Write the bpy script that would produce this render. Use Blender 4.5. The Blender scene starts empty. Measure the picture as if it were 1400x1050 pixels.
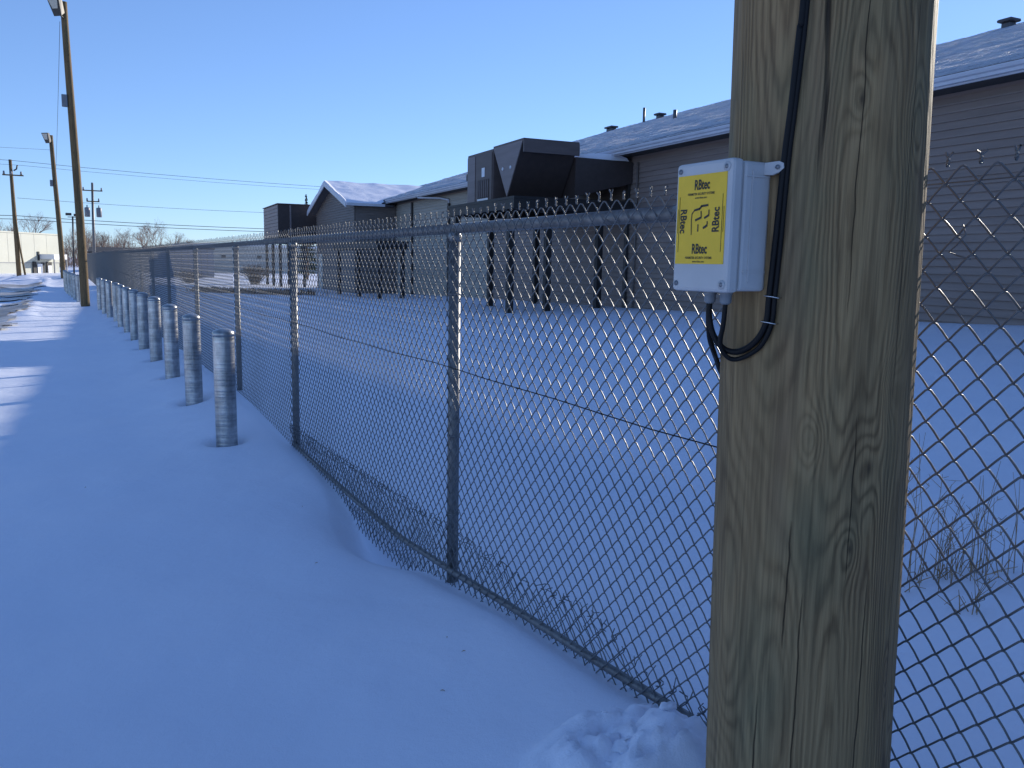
import bpy, math, random
import numpy as np
from mathutils import Vector, Matrix

C = bpy.context.scene.collection
rad = math.radians
random.seed(7); RNG = np.random.default_rng(7)

# ------------------------------------------------------------------ camera
ZOOM = 1.4
cam = bpy.data.cameras.new('camera'); cam_o = bpy.data.objects.new('camera', cam); C.objects.link(cam_o)
cam.sensor_width = 36.0; cam.lens = 816.0 / 1400.0 * 36.0 * ZOOM
cam.clip_start = 0.05; cam.clip_end = 3000
yaw, pitch, roll = rad(28.096), rad(8.183), rad(1.0)
fwd = Vector((math.sin(yaw)*math.cos(pitch), math.cos(yaw)*math.cos(pitch), -math.sin(pitch)))
rt = Vector((math.cos(yaw), -math.sin(yaw), 0)); up = rt.cross(fwd)
r2 = rt*math.cos(roll) + up*math.sin(roll); u2 = -rt*math.sin(roll) + up*math.cos(roll)
m = Matrix((r2, u2, -fwd)).transposed().to_4x4(); m.translation = Vector((0, 0, 1.6))
cam_o.matrix_world = m
bpy.context.scene.camera = cam_o

# ------------------------------------------------------------------ sky, sun, exposure
SUN_AZ, SUN_EL = 66.0, 17.45          # degrees clockwise from +Y, degrees up
w = bpy.data.worlds.new('World'); bpy.context.scene.world = w; w.use_nodes = True
nt = w.node_tree; bg = nt.nodes['Background']
sky = nt.nodes.new('ShaderNodeTexSky'); sky.sky_type = 'NISHITA'; sky.sun_disc = False
sky.sun_elevation = rad(SUN_EL); sky.sun_rotation = rad(SUN_AZ)
sky.altitude = 100; sky.air_density = 0.8; sky.dust_density = 0.03; sky.ozone_density = 2.0
gm = nt.nodes.new('ShaderNodeGamma'); gm.inputs[1].default_value = .75; nt.links.new(sky.outputs[0], gm.inputs[0])
tn = nt.nodes.new('ShaderNodeVectorMath'); tn.operation = 'MULTIPLY'; tn.inputs[1].default_value = (.84, 1.09, 1.57)
nt.links.new(gm.outputs[0], tn.inputs[0]); nt.links.new(tn.outputs[0], bg.inputs[0]); bg.inputs[1].default_value = 0.15
sun = bpy.data.lights.new('sun', 'SUN'); sun.energy = 5.0; sun.angle = rad(0.5); sun.color = (1.0, 0.92, 0.80)
sun_o = bpy.data.objects.new('sun', sun); C.objects.link(sun_o)
sd = Vector((math.sin(rad(SUN_AZ))*math.cos(rad(SUN_EL)), math.cos(rad(SUN_AZ))*math.cos(rad(SUN_EL)), math.sin(rad(SUN_EL))))
sun_o.rotation_euler = (-sd).to_track_quat('-Z', 'Y').to_euler(); sun_o.location = (30, 15, 30)
vs = bpy.context.scene.view_settings
vs.view_transform = 'Standard'; vs.look = 'None'; vs.gamma = 1; vs.use_curve_mapping = False
vs.exposure = 0.26

# ------------------------------------------------------------------ material helpers
class NT:
    def __init__(s, name, base=(.5,.5,.5), rough=.6, metal=0., spec=.5):
        s.m = bpy.data.materials.new(name); s.m.use_nodes = True
        s.t = s.m.node_tree; s.b = s.t.nodes['Principled BSDF']
        s.b.inputs['Base Color'].default_value = (*base, 1); s.b.inputs['Roughness'].default_value = rough
        s.b.inputs['Metallic'].default_value = metal; s.b.inputs['Specular IOR Level'].default_value = spec
        s._tc = None
    def n(s, kind, **kw):
        o = s.t.nodes.new(kind)
        for k, v in kw.items(): setattr(o, k, v)
        return o
    def l(s, a, b): s.t.links.new(a, b)
    def put(s, inp, v):
        if hasattr(v, 'is_output') or isinstance(v, bpy.types.NodeSocket): s.l(v, inp)
        else: inp.default_value = v
    def co(s, which='Object'):
        if s._tc is None: s._tc = s.n('ShaderNodeTexCoord')
        return s._tc.outputs[which]
    def scale(s, v, sc):
        o = s.n('ShaderNodeVectorMath', operation='MULTIPLY'); s.l(v, o.inputs[0]); o.inputs[1].default_value = sc
        return o.outputs[0]
    def noise(s, vec, scale=5, detail=4, rough=.5, dist=0.):
        o = s.n('ShaderNodeTexNoise'); s.l(vec, o.inputs['Vector'])
        o.inputs['Scale'].default_value = scale; o.inputs['Detail'].default_value = detail
        o.inputs['Roughness'].default_value = rough; o.inputs['Distortion'].default_value = dist
        return o.outputs['Fac']
    def math(s, op, a, b=0., clamp=False):
        o = s.n('ShaderNodeMath', operation=op); o.use_clamp = clamp
        s.put(o.inputs[0], a); s.put(o.inputs[1], b); return o.outputs[0]
    def ramp(s, fac, stops):
        o = s.n('ShaderNodeValToRGB'); s.l(fac, o.inputs[0]); e = o.color_ramp.elements
        while len(e) < len(stops): e.new(.5)
        for k, (p, c) in enumerate(stops):
            e[k].position = p; e[k].color = (*c, 1) if len(c) == 3 else c
        return o.outputs[0]
    def mix(s, fac, a, b, typ='MIX'):
        o = s.n('ShaderNodeMix', data_type='RGBA', blend_type=typ)
        s.put(o.inputs['Factor'], fac)
        for inp, v in ((o.inputs[6], a), (o.inputs[7], b)):
            if isinstance(v, tuple): inp.default_value = (*v, 1)
            else: s.l(v, inp)
        return o.outputs[2]
    def col(s, v): s.l(v, s.b.inputs['Base Color']); return s
    def rough(s, v): s.put(s.b.inputs['Roughness'], v); return s
    def bump(s, h, strength=.3, dist=.01, prev=None):
        o = s.n('ShaderNodeBump'); o.inputs['Strength'].default_value = strength; o.inputs['Distance'].default_value = dist
        s.l(h, o.inputs['Height'])
        if prev is not None: s.l(prev, o.inputs['Normal'])
        s.l(o.outputs[0], s.b.inputs['Normal']); return o.outputs[0]

def simple(name, c, rough=.6, metal=0., var=.12, sc=6., bump=0., spec=.4):
    t = NT(name, c, rough, metal, spec)
    f = t.noise(t.co(), sc, 5, .6)
    t.col(t.ramp(f, [(.3, tuple(x*(1-var) for x in c)), (.7, tuple(min(1, x*(1+var)) for x in c))]))
    if bump: t.bump(t.noise(t.co(), sc*6, 4), bump, .004)
    return t.m

M = {}
def mat_snow(name='snow', dirt=0.):
    t = NT(name, (.80,.84,.93), .55, 0, .3)
    v = t.co()
    big = t.noise(v, .7, 5, .55)
    t.col(t.ramp(big, [(.3, (.80,.845,.95)), (.7, (.86,.885,.97))]))
    b1 = t.bump(t.noise(v, 2.2, 4, .5), .3, .06)
    b2 = t.bump(t.noise(v, 22, 6, .65), .34, .014, b1)
    t.bump(t.noise(v, 190, 3, .7), .5, .004, b2)
    return t.m
M['snow'] = mat_snow()
def mat_roof_snow():
    t = NT('roof_snow', (.8,.83,.92), .5, 0, .3); v = t.co()
    st = t.noise(t.scale(v, (6., .16, 1.)), 1.0, 5, .75)          # long streaks along the eave where shingle rows melt through
    sp = t.noise(v, 5., 5, .7)
    f = t.math('ADD', t.math('MULTIPLY', st, .75), t.math('MULTIPLY', sp, .25))
    t.col(t.ramp(f, [(.36, (.15,.15,.18)), (.43, (.60,.62,.70)), (.49, (.90,.91,.95))]))
    b = t.bump(t.noise(t.scale(v, (4., .7, 1)), 1.5, 5, .6), 1.0, .42)
    t.bump(t.noise(v, 9, 5, .7), 1.0, .16, b)
    return t.m
M['roof_snow'] = mat_roof_snow()
def mat_lot():
    t = NT('parking_lot', (.1,.09,.08), .45); v = t.co()
    a = t.noise(t.scale(v, (1., .45, 1.)), .55, 6, .65, .4)
    b = t.noise(v, 3., 5, .6)
    f = t.math('ADD', t.math('MULTIPLY', a, .8), t.math('MULTIPLY', b, .2))
    t.col(t.ramp(f, [(.36, (.13,.10,.075)), (.46, (.30,.26,.225)), (.55, (.50,.48,.46)), (.64, (.82,.84,.90))]))
    t.bump(b, .5, .05); return t.m
M['lot'] = mat_lot()

def mat_wood(name, knots, hue=1.0):
    t = NT(name, (.35,.24,.11), .75, 0, .25); v = t.co()
    f = t.math('MULTIPLY', t.noise(t.scale(v, (1., 1., .13)), 5.2, 1.2, .45, .35), 2.5)
    f = t.math('ADD', f, t.math('MULTIPLY', t.noise(t.scale(v, (1., 1., .25)), 24., 3, .6), .10))
    dark = None
    for (kx, ky, kz, s, amp) in knots:
        o = t.n('ShaderNodeVectorMath', operation='SUBTRACT'); t.l(v, o.inputs[0]); o.inputs[1].default_value = (kx, ky, kz)
        q = t.scale(o.outputs[0], (1/s, 1/s, .42/s))
        ln = t.n('ShaderNodeVectorMath', operation='LENGTH'); t.l(q, ln.inputs[0])
        g = t.math('POWER', 2.718, t.math('MULTIPLY', t.math('POWER', ln.outputs['Value'], 2), -1.0))
        f = t.math('ADD', f, t.math('MULTIPLY', g, amp))
        g2 = t.math('POWER', 2.718, t.math('MULTIPLY', t.math('POWER', ln.outputs['Value'], 2), -22.0))
        dark = g2 if dark is None else t.math('MAXIMUM', dark, g2)
    band = t.math('ADD', t.math('MULTIPLY', t.math('SINE', t.math('MULTIPLY', f, 84.0)), .5), .5)
    band = t.math('POWER', band, 1.5)
    gate0 = t.ramp(t.noise(t.scale(v, (1., 1., .3)), 6., 3), [(.35,(.25,.25,.25)),(.62,(1,1,1))])
    band = t.math('MULTIPLY', band, gate0)
    base = t.ramp(band, [(.0, (.300*hue,.206*hue,.104*hue)), (.45, (.255*hue,.172*hue,.085*hue)), (1., (.150*hue,.097*hue,.048*hue))])
    wide = t.noise(t.scale(v, (1., 1., .05)), 22., 3, .6)
    base = t.mix(.5, base, t.ramp(wide, [(.32, (.50,.47,.44)), (.5, (.95,.93,.9)), (.7, (1.15,1.12,1.05))]), 'MULTIPLY')
    # broad stains: greenish treatment, red-brown patches
    st = t.noise(t.scale(v, (1., 1., .35)), 5.0, 3, .55)
    base = t.mix(t.math('MULTIPLY', t.ramp(st, [(.5,(0,0,0)),(.68,(1,1,1))]), .55), base, (.175*hue,.160*hue,.088*hue))
    st2 = t.noise(t.scale(v, (1., 1., .25)), 8.0, 2, .5)
    base = t.mix(t.math('MULTIPLY', t.ramp(st2, [(.58,(0,0,0)),(.74,(1,1,1))]), .45), base, (.20,.125,.075))
    # fine vertical fibre
    fib = t.noise(t.scale(v, (1., 1., .02)), 160., 3, .6)
    base = t.mix(.45, base, t.ramp(fib, [(.3, (.28,.27,.26)), (.62, (1.25,1.25,1.25))]), 'MULTIPLY')
    # drying checks
    ck = t.noise(t.scale(v, (1., 1., .045)), 34., 2, .5)
    ckm = t.ramp(ck, [(.27, (1,1,1)), (.315, (0,0,0))])
    gate = t.ramp(t.noise(t.scale(v, (1,1,.4)), 4., 2), [(.42,(0,0,0)),(.55,(1,1,1))])
    ckm = t.math('MULTIPLY', ckm, gate)
    base = t.mix(t.math('MULTIPLY', ckm, .85), base, (.03,.022,.014))
    if knots:      # long drying cracks: angle (deg), lowest and highest z, half width (rad)
        sx = t.n('ShaderNodeSeparateXYZ'); t.l(v, sx.inputs[0])
        an = t.math('ARCTAN2', sx.outputs['Y'], sx.outputs['X'])
        an = t.math('ADD', an, t.math('MULTIPLY', t.math('SUBTRACT', t.noise(t.scale(v, (.5,.5,3.)), 3., 3), .5), .07))
        for a0, z0, z1, wd in ((-150,.85,1.12,.010),(-141,.55,.98,.008),(-118,1.0,1.33,.007),(-104,.35,1.02,.009),(-95,1.35,2.3,.006),(-128,1.5,2.5,.006),(-80,.5,1.5,.007),(-163,.2,.75,.009),(-70,1.2,2.2,.008),(-133,.25,.5,.010)):
            ma = t.math('SUBTRACT', 1.0, t.math('DIVIDE', t.math('ABSOLUTE', t.math('SUBTRACT', an, rad(a0))), wd), True)
            zc, zh = (z0+z1)/2, (z1-z0)/2
            mz = t.math('SUBTRACT', 1.0, t.math('POWER', t.math('DIVIDE', t.math('ABSOLUTE', t.math('SUBTRACT', sx.outputs['Z'], zc)), zh), 4.0), True)
            ckm = t.math('MAXIMUM', ckm, t.math('MULTIPLY', ma, mz))
        base = t.mix(t.math('MULTIPLY', ckm, .85), base, (.03,.022,.014))
    if dark is not None: base = t.mix(t.math('MULTIPLY', dark, .9), base, (.035,.022,.014))
    t.col(base)
    h = t.math('SUBTRACT', t.math('ADD', t.math('MULTIPLY', band, -.35), t.math('MULTIPLY', fib, .6)), t.math('MULTIPLY', ckm, 2.0))
    t.bump(h, .8, .005)
    return t.m
M['pole_wood'] = mat_wood('pole_wood', [(-.15,-.115,-.02+1.30,.022,.25),(-.02,-.19,1.375,.026,.30),(-.085,-.17,1.07,.022,.2),(.03,-.19,.80,.02,.2),
                                        (.10,-.165,.62,.024,.25),(.0,-.19,1.86,.034,.32),(-.12,-.15,1.90,.022,.22),(.09,-.17,1.32,.026,.22),(-.06,-.18,1.23,.032,.25)])
M['pole_wood_far'] = mat_wood('pole_wood_far', [], .72)

def mat_galv(name, base, rough=.42, metal=.75, spangle=True):
    t = NT(name, base, rough, metal); v = t.co()
    n1 = t.noise(v, 9, 5, .65)
    vo = t.n('ShaderNodeTexVoronoi'); t.l(v, vo.inputs['Vector']); vo.inputs['Scale'].default_value = 55
    g = t.math('ADD', t.math('MULTIPLY', n1, .7), t.math('MULTIPLY', vo.outputs['Color'], .3))
    t.col(t.ramp(g, [(.3, tuple(x*.6 for x in base)), (.55, base), (.75, tuple(min(1,x*1.25) for x in base))]))
    t.rough(t.math('ADD', t.math('MULTIPLY', n1, .35), rough-.17))
    t.bump(n1, .12, .004); return t.m
M['galv'] = mat_galv('galvanised_steel', (.27,.28,.285))
M['galv_dark'] = mat_galv('weathered_galvanised_steel', (.20,.20,.20), .5, .6)
M['wire'] = NT('galvanised_wire', (.16,.165,.17), .5, .65).m
def mat_bollard():
    t = NT('galvanised_bollard', (.55,.55,.55), .38, .8); v = t.co()
    n1 = t.noise(v, 7, 5, .65); rg = t.noise(t.scale(v, (.6,.6,26.)), 1.0, 3, .6)
    n2 = t.noise(t.scale(v, (1.,1.,.15)), 16, 3, .6)
    g = t.math('ADD', t.math('MULTIPLY', n1, .4), t.math('ADD', t.math('MULTIPLY', rg, .35), t.math('MULTIPLY', n2, .25)))
    t.col(t.ramp(g, [(.35, (.15,.155,.155)), (.48, (.36,.365,.365)), (.62, (.66,.66,.65))]))
    t.rough(t.math('ADD', t.math('MULTIPLY', rg, .3), .18))
    b = t.bump(rg, .5, .012); t.bump(n1, .1, .01, b); return t.m
M['bollard'] = mat_bollard()
M['plastic'] = simple('grey_enclosure_plastic', (.50,.505,.51), .42, 0, .11, 4., .03)
M['plastic_side'] = M['plastic']
M['yellow'] = simple('yellow_sticker', (.86,.54,.03), .45, 0, .05, 20)
M['ink'] = NT('black_ink', (.018,.016,.012), .5).m
M['rubber'] = simple('black_cable_jacket', (.008,.008,.009), .5, 0, .2, 30, 0, .2)
M['staple'] = NT('bright_staple', (.7,.7,.7), .25, 1).m
M['screw'] = NT('grey_screw', (.22,.23,.25), .4, .5).m
M['gland'] = simple('grey_gland_plastic', (.22,.24,.26), .45, 0, .1, 30)
def mat_siding(name, c):
    t = NT(name, c, .55, 0, .35); v = t.co()
    f = t.noise(t.scale(v, (1,.35,5)), 1.6, 5, .6)
    t.col(t.ramp(f, [(.3, tuple(x*.86 for x in c)), (.7, tuple(x*1.12 for x in c))]))
    t.bump(t.noise(t.scale(v, (6,.6,6)), 8, 3), .06, .004); return t.m
M['siding'] = mat_siding('taupe_siding', (.28,.212,.178))
M['siding2'] = mat_siding('dark_taupe_siding', (.19,.155,.135))
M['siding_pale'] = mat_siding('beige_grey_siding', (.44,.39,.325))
M['trim'] = simple('pale_metal_trim', (.60,.60,.64), .45, .0, .08, 2.)
M['soffit'] = simple('brown_soffit', (.075,.062,.055), .7)
M['roof'] = simple('dark_shingle', (.09,.085,.09), .85)
M['ac'] = mat_siding('brown_grey_unit_metal', (.125,.095,.088))
M['ac_light'] = mat_siding('grey_unit_panel_metal', (.22,.18,.175))
M['ac_dark'] = simple('dark_unit_metal', (.055,.040,.036), .6)
M['steel'] = simple('black_painted_steel', (.022,.019,.018), .55)
M['label'] = simple('white_data_plate', (.75,.76,.78), .4)
M['downspout'] = simple('dark_downspout', (.045,.04,.038), .5)
M['vent'] = simple('roof_vent_metal', (.10,.10,.11), .5, .4)
M['dry_weed'] = simple('dry_weed', (.30,.20,.11), .9, 0, .4, 14)
M['bark'] = simple('bare_bark', (.19,.125,.085), .95, 0, .2, .5)
M['twig'] = simple('bare_twigs', (.29,.21,.16), .95, 0, .25, .4)  # distance haze put into the colour: lighter and greyer than the twigs themselves
M['needle'] = simple('spruce_needles', (.03,.05,.028), .9, 0, .3, 3)
M['cream'] = simple('cream_metal_cladding', (.50,.50,.415), .5, 0, .05, .4)
M['cream_low'] = simple('cream_lower_cladding', (.44,.45,.39), .5, 0, .05, .4)
M['blue_panel'] = simple('blue_grey_cladding', (.25,.28,.35), .5, 0, .1, .4)
M['pale_wall'] = simple('pale_wall', (.55,.53,.47), .7, 0, .08, .3)
M['dark_roof'] = simple('dark_roof', (.035,.033,.035), .8)
M['dark_open'] = simple('dark_opening', (.03,.03,.032), .7)
M['white_panel'] = simple('white_panel', (.78,.79,.80), .5, 0, .04, .7)
M['power'] = NT('power_cable', (.03,.03,.035), .6).m
M['xfmr'] = simple('grey_transformer', (.20,.21,.23), .5, .2)
M['lamp_metal'] = simple('dark_lamp_metal', (.07,.065,.06), .5, .3)
M['lamp_glass'] = NT('lamp_glass', (.55,.52,.44), .12, 0, .6).m
M['brush'] = simple('brown_brush', (.12,.085,.06), .95, 0, .25, 1.)
M['cable_tie'] = NT('black_cable_tie', (.02,.02,.02), .5).m

# ------------------------------------------------------------------ object helpers
def tag(o, label=None, cat=None, group=None, kind=None):
    if label: o['label'] = label
    if cat: o['category'] = cat
    if group: o['group'] = group
    if kind: o['kind'] = kind
    return o
def thing(name, loc, label, cat, group=None):
    o = bpy.data.objects.new(name, None); C.objects.link(o); o.location = loc; o.empty_display_size = .2
    return tag(o, label, cat, group)
def origin(p):
    v = Vector((0,0,0))
    while p is not None: v += p.location; p = p.parent
    return v
class MB:
    def __init__(s, xf=None): s.v, s.f, s.xf, s.sm = [], [], xf, []
    def add(s, vs_, fs, smooth=False):
        k = len(s.v)
        s.v += [tuple(s.xf(*p)) if s.xf else tuple(p) for p in vs_]
        s.f += [tuple(i+k for i in f) for f in fs]; s.sm += [smooth]*len(fs); return s
    def box(s, x0, x1, y0, y1, z0, z1):
        v = [(x,y,z) for z in (z0,z1) for y in (y0,y1) for x in (x0,x1)]
        return s.add(v, [(0,2,3,1),(4,5,7,6),(0,1,5,4),(2,6,7,3),(0,4,6,2),(1,3,7,5)])
    def prism(s, poly, d0, d1, axis):
        # poly: 2D points; extruded between d0 and d1 along axis 0/1/2
        n = len(poly)
        def mk(p, d):
            q = list(p); q.insert(axis, d); return tuple(q)
        v = [mk(p, d0) for p in poly] + [mk(p, d1) for p in poly]
        return s.add(v, [tuple(range(n))[::-1], tuple(range(n, 2*n))] + [(i,(i+1)%n,n+(i+1)%n,n+i) for i in range(n)])
    def tube(s, pts, r, n=6, cap=True, smooth=True):
        pts = [Vector(p) for p in pts]; rs = r if hasattr(r, '__len__') else [r]*len(pts)
        ref = None; vs_ = []; fs = []
        for i, p in enumerate(pts):
            d = (pts[min(i+1,len(pts)-1)] - pts[max(i-1,0)]).normalized()
            if ref is None or abs(ref.dot(d)) > .95: ref = Vector((0,0,1)) if abs(d.z) < .9 else Vector((1,0,0))
            a = (ref - d*ref.dot(d)).normalized(); b = d.cross(a); ref = a
            for k in range(n):
                t = 2*math.pi*k/n; vs_.append(p + (a*math.cos(t) + b*math.sin(t))*rs[i])
        for i in range(len(pts)-1):
            for k in range(n):
                fs.append((i*n+k, i*n+(k+1)%n, (i+1)*n+(k+1)%n, (i+1)*n+k))
        if cap: fs += [tuple(range(n))[::-1], tuple((len(pts)-1)*n+k for k in range(n))]
        return s.add(vs_, fs, smooth and n > 4)
    def lathe(s, prof, c, n=24, smooth=True):
        vs_, fs = [], []
        for (r, z) in prof:
            for k in range(n):
                t = 2*math.pi*k/n; vs_.append((c[0]+r*math.cos(t), c[1]+r*math.sin(t), c[2]+z))
        for i in range(len(prof)-1):
            for k in range(n): fs.append((i*n+k, i*n+(k+1)%n, (i+1)*n+(k+1)%n, (i+1)*n+k))
        fs += [tuple(range(n))[::-1], tuple((len(prof)-1)*n+k for k in range(n))]
        return s.add(vs_, fs, smooth)
    def mesh(s, name, mat, off=(0,0,0)):
        me = bpy.data.meshes.new(name); o = Vector(off)
        me.from_pydata([(x-o.x, y-o.y, z-o.z) for x,y,z in s.v], [], s.f); me.materials.append(mat)
        me.polygons.foreach_set('use_smooth', s.sm); me.update(); return me
    def build(s, name, mat, parent=None, bevel=0., local=False, loc=None):
        off = (0,0,0) if local else origin(parent)
        if loc is not None and parent is None: off = loc
        me = s.mesh(name, mat, off)
        o = bpy.data.objects.new(name, me); C.objects.link(o); o.parent = parent
        if loc is not None and parent is None: o.location = loc
        if bevel:
            b = o.modifiers.new('bevel', 'BEVEL'); b.width = bevel; b.segments = 2; b.limit_method = 'ANGLE'
        return o
def copy_tree(o, parent=None):
    c = o.copy(); C.objects.link(c); c.parent = parent
    for ch in o.children: copy_tree(ch, c)
    return c
def mesh_obj(name, me, parent=None, loc=(0,0,0)):
    o = bpy.data.objects.new(name, me); C.objects.link(o); o.parent = parent; o.location = loc; return o

# ------------------------------------------------------------------ ground
def vnoise(x, y, seed=0):
    xi, yi = np.floor(x).astype(np.int64), np.floor(y).astype(np.int64); fx, fy = x-xi, y-yi
    def h(a, b):
        n = (a*374761393 + b*668265263 + seed*974634) & 0x7fffffff
        n = ((n ^ (n >> 13))*1274126177) & 0x7fffffff
        return ((n ^ (n >> 16)) & 0xffff)/65535.0
    sx, sy = fx*fx*(3-2*fx), fy*fy*(3-2*fy)
    return (h(xi,yi)*(1-sx)+h(xi+1,yi)*sx)*(1-sy) + (h(xi,yi+1)*(1-sx)+h(xi+1,yi+1)*sx)*sy - .5
def sstep(a, b, x):
    t = np.clip((x-a)/(b-a), 0, 1); return t*t*(3-2*t)
ALPHA = rad(3.5); SA, CA = math.sin(ALPHA), math.cos(ALPHA); BO = (13.2, 8.2)
def B(u, v, z): return (BO[0]+u*SA+v*CA, BO[1]+u*CA-v*SA, z)        # frame of the long building: u along it, v away from the fence
BOLL_Y = [7.30, 9.30, 11.28, 13.5, 15.6, 17.75, 19.9, 22.0, 24.1, 26.2, 28.3, 30.4, 34.9, 37.0, 39.1, 41.2, 43.3, 45.4, 47.5, 49.6]
BX = 1.15
FX = 1.63                                                            # the fence line
fy_k = np.array([-20, -3, 0., 1.2, 1.77, 2.22, 2.98, 3.7, 4.6, 5.4, 6.9, 8.3, 9.5, 11.5, 14, 20, 30, 60, 400])
fz_k = np.array([.27, .27, .27, .26, .225, .17, .115, .02, -.03, -.01, .055, .13, .17, .15, .10, .0, -.1, -.1, -.1])
wu_k = np.array([-60, -1, 5, 11.4, 25, 37, 60, 120.]); wz_k = np.array([.75, .76, .6, .40, .14, -.15, -.15, -.15])
def ground(x, y):
    x = np.asarray(x, float); y = np.asarray(y, float)
    fz = np.interp(y, fy_k, fz_k)
    path = np.interp(y, [-20, 0, 2.2, 4., 7., 15, 25, 40, 80, 700], [.10, .10, .08, -.02, .0, -.02, -.12, -.18, -.15, -.1])
    z = path + (fz-path)*sstep(.35, 1.6, x)
    # yard behind the fence rising to a drift along the wall
    u = (x-BO[0])*SA + (y-BO[1])*CA; v = (x-BO[0])*CA - (y-BO[1])*SA
    wz = np.interp(u, wu_k, wz_k)
    yard = fz + (wz-fz)*sstep(-10.5, .3, v)*.85 + (wz-fz)*.15*sstep(-1.8, .4, v)
    inside = (y < 64)
    z = np.where((x > 1.6) & inside, yard, z)
    # undulation
    fade = 1/(1+np.maximum(0, np.hypot(x, y)-10)/25)
    fade = fade*(1-.85*np.exp(-((x-1.60)/.28)**2)*(y < 14))
    z = z + fade*(.05*vnoise(x*.55, y*.4, 1) + .028*vnoise(x*1.4+3, y*1.1, 2) + .012*vnoise(x*3.7, y*3.2, 3) + .006*vnoise(x*9, y*8, 4))
    # hollow beside the fence
    z = z - .22*np.exp(-((y-4.75)/.55)**2)*np.exp(-((x-1.64)/.24)**2)
    z = z - .018*sstep(1.45, 1.62, x)*np.exp(-((x-1.64)/.12)**2)*(y < 12)
    # hollows round the bollards
    for by in BOLL_Y[:9]:
        d = np.hypot(x-BX, y-by)
        z = z - .075*np.exp(-(np.maximum(0, d-.09)/.055)**2) + .012*np.exp(-((d-.27)/.12)**2)
    dp = np.hypot(x-1.387, y-1.219)
    z = z - .05*np.exp(-(np.maximum(0, dp-.19)/.06)**2)
    # churned lump in the foreground
    mk = np.exp(-(((x-1.36)/.27)**2 + ((y-1.80)/.22)**2)**2)
    lump = .45+1.2*vnoise(x*6, y*6, 11) + 1.3*np.abs(vnoise(x*11, y*11, 12)) + .5*np.abs(vnoise(x*23, y*23, 14)) + .3*vnoise(x*40, y*40, 13)
    z = z + mk*.11*lump
    # ploughed banks at the far side of the lot
    bk = np.exp(-((y-64-2*vnoise(x*.2, x*0+.5, 5))/3.2)**2)*(x < .8)*(x > -40)
    z = z + bk*(.25 + .9*np.abs(vnoise(x*.35, y*.3, 6)) + .5*np.abs(vnoise(x*.9, y*.8, 7)))
    rg = np.exp(-((x+1.1-.25*vnoise(y*.3, y*0, 8))/.45)**2)*sstep(24, 30, y)*(y < 64)
    z = z + rg*(.03+.12*np.abs(vnoise(x*2, y*.9, 9)))
    z = z - .08*sstep(-1.2, -2.2, x)*sstep(20, 24, y)*(y < 60)
    rd = sstep(-1.6, -.9, -np.abs(x+2.6)*.5-.1)*np.exp(-((y-21.)/3.5)**2)
    z = z + .02*np.abs(vnoise(x*1.8, y*1.2, 15))*sstep(-.9, -1.8, x)*sstep(15, 18, y)*(y < 60)
    return z
def gz(x, y): return float(ground(np.array([x]), np.array([y]))[0])
def axis(segs):
    out = []
    for a, b, st in segs: out += list(np.arange(a, b-1e-6, st))
    return np.array(out)
def geo(a, b, n): return list(np.geomspace(1, 1+abs(b-a), n)[1:]-1)
def grid_mesh(name, xs, ys, zf, mat):
    X, Y = np.meshgrid(xs, ys); Z = zf(X, Y); n, k = X.shape
    me = bpy.data.meshes.new(name)
    idx = np.arange(n*k).reshape(n, k)
    f = np.stack([idx[:-1,:-1], idx[:-1,1:], idx[1:,1:], idx[1:,:-1]], -1).reshape(-1, 4)
    me.vertices.add(n*k); me.vertices.foreach_set('co', np.stack([X,Y,Z],-1).reshape(-1))
    me.loops.add(f.size); me.loops.foreach_set('vertex_index', f.reshape(-1).astype(np.int32))
    me.polygons.add(len(f)); me.polygons.foreach_set('loop_start', np.arange(0, f.size, 4, dtype=np.int32))
    me.update(); me.validate(); me.polygons.foreach_set('use_smooth', np.ones(len(me.polygons), bool))
    me.materials.append(mat)
    o = bpy.data.objects.new(name, me); C.objects.link(o); return o
xs = np.concatenate([[-900,-600,-400,-280,-200,-140,-100,-72,-52,-40,-32,-26,-21,-17,-14], axis([(-12,-5,.4),(-5,-2,.12),(-2,.85,.045),(.85,1.9,.022),(1.9,4.6,.06),(4.6,16,.3)]),
                     [16,18,21,25,30,40,60,90,140,220,400,900]])
ys = np.concatenate([[-300,-150,-80,-40,-20,-10,-6,-4,-3,-2.2,-1.6,-1.1,-.7], axis([(-.3,1.3,.06),(1.3,2.4,.022),(2.4,9.8,.035),(9.8,16,.06),(16,40,.16),(40,75,.35)]),
                     [75,78,82,87,94,104,120,145,180,230,300,450,700,1100,1600]])
tag(grid_mesh('snow_ground', xs, ys, ground, M['snow']), kind='structure')
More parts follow.
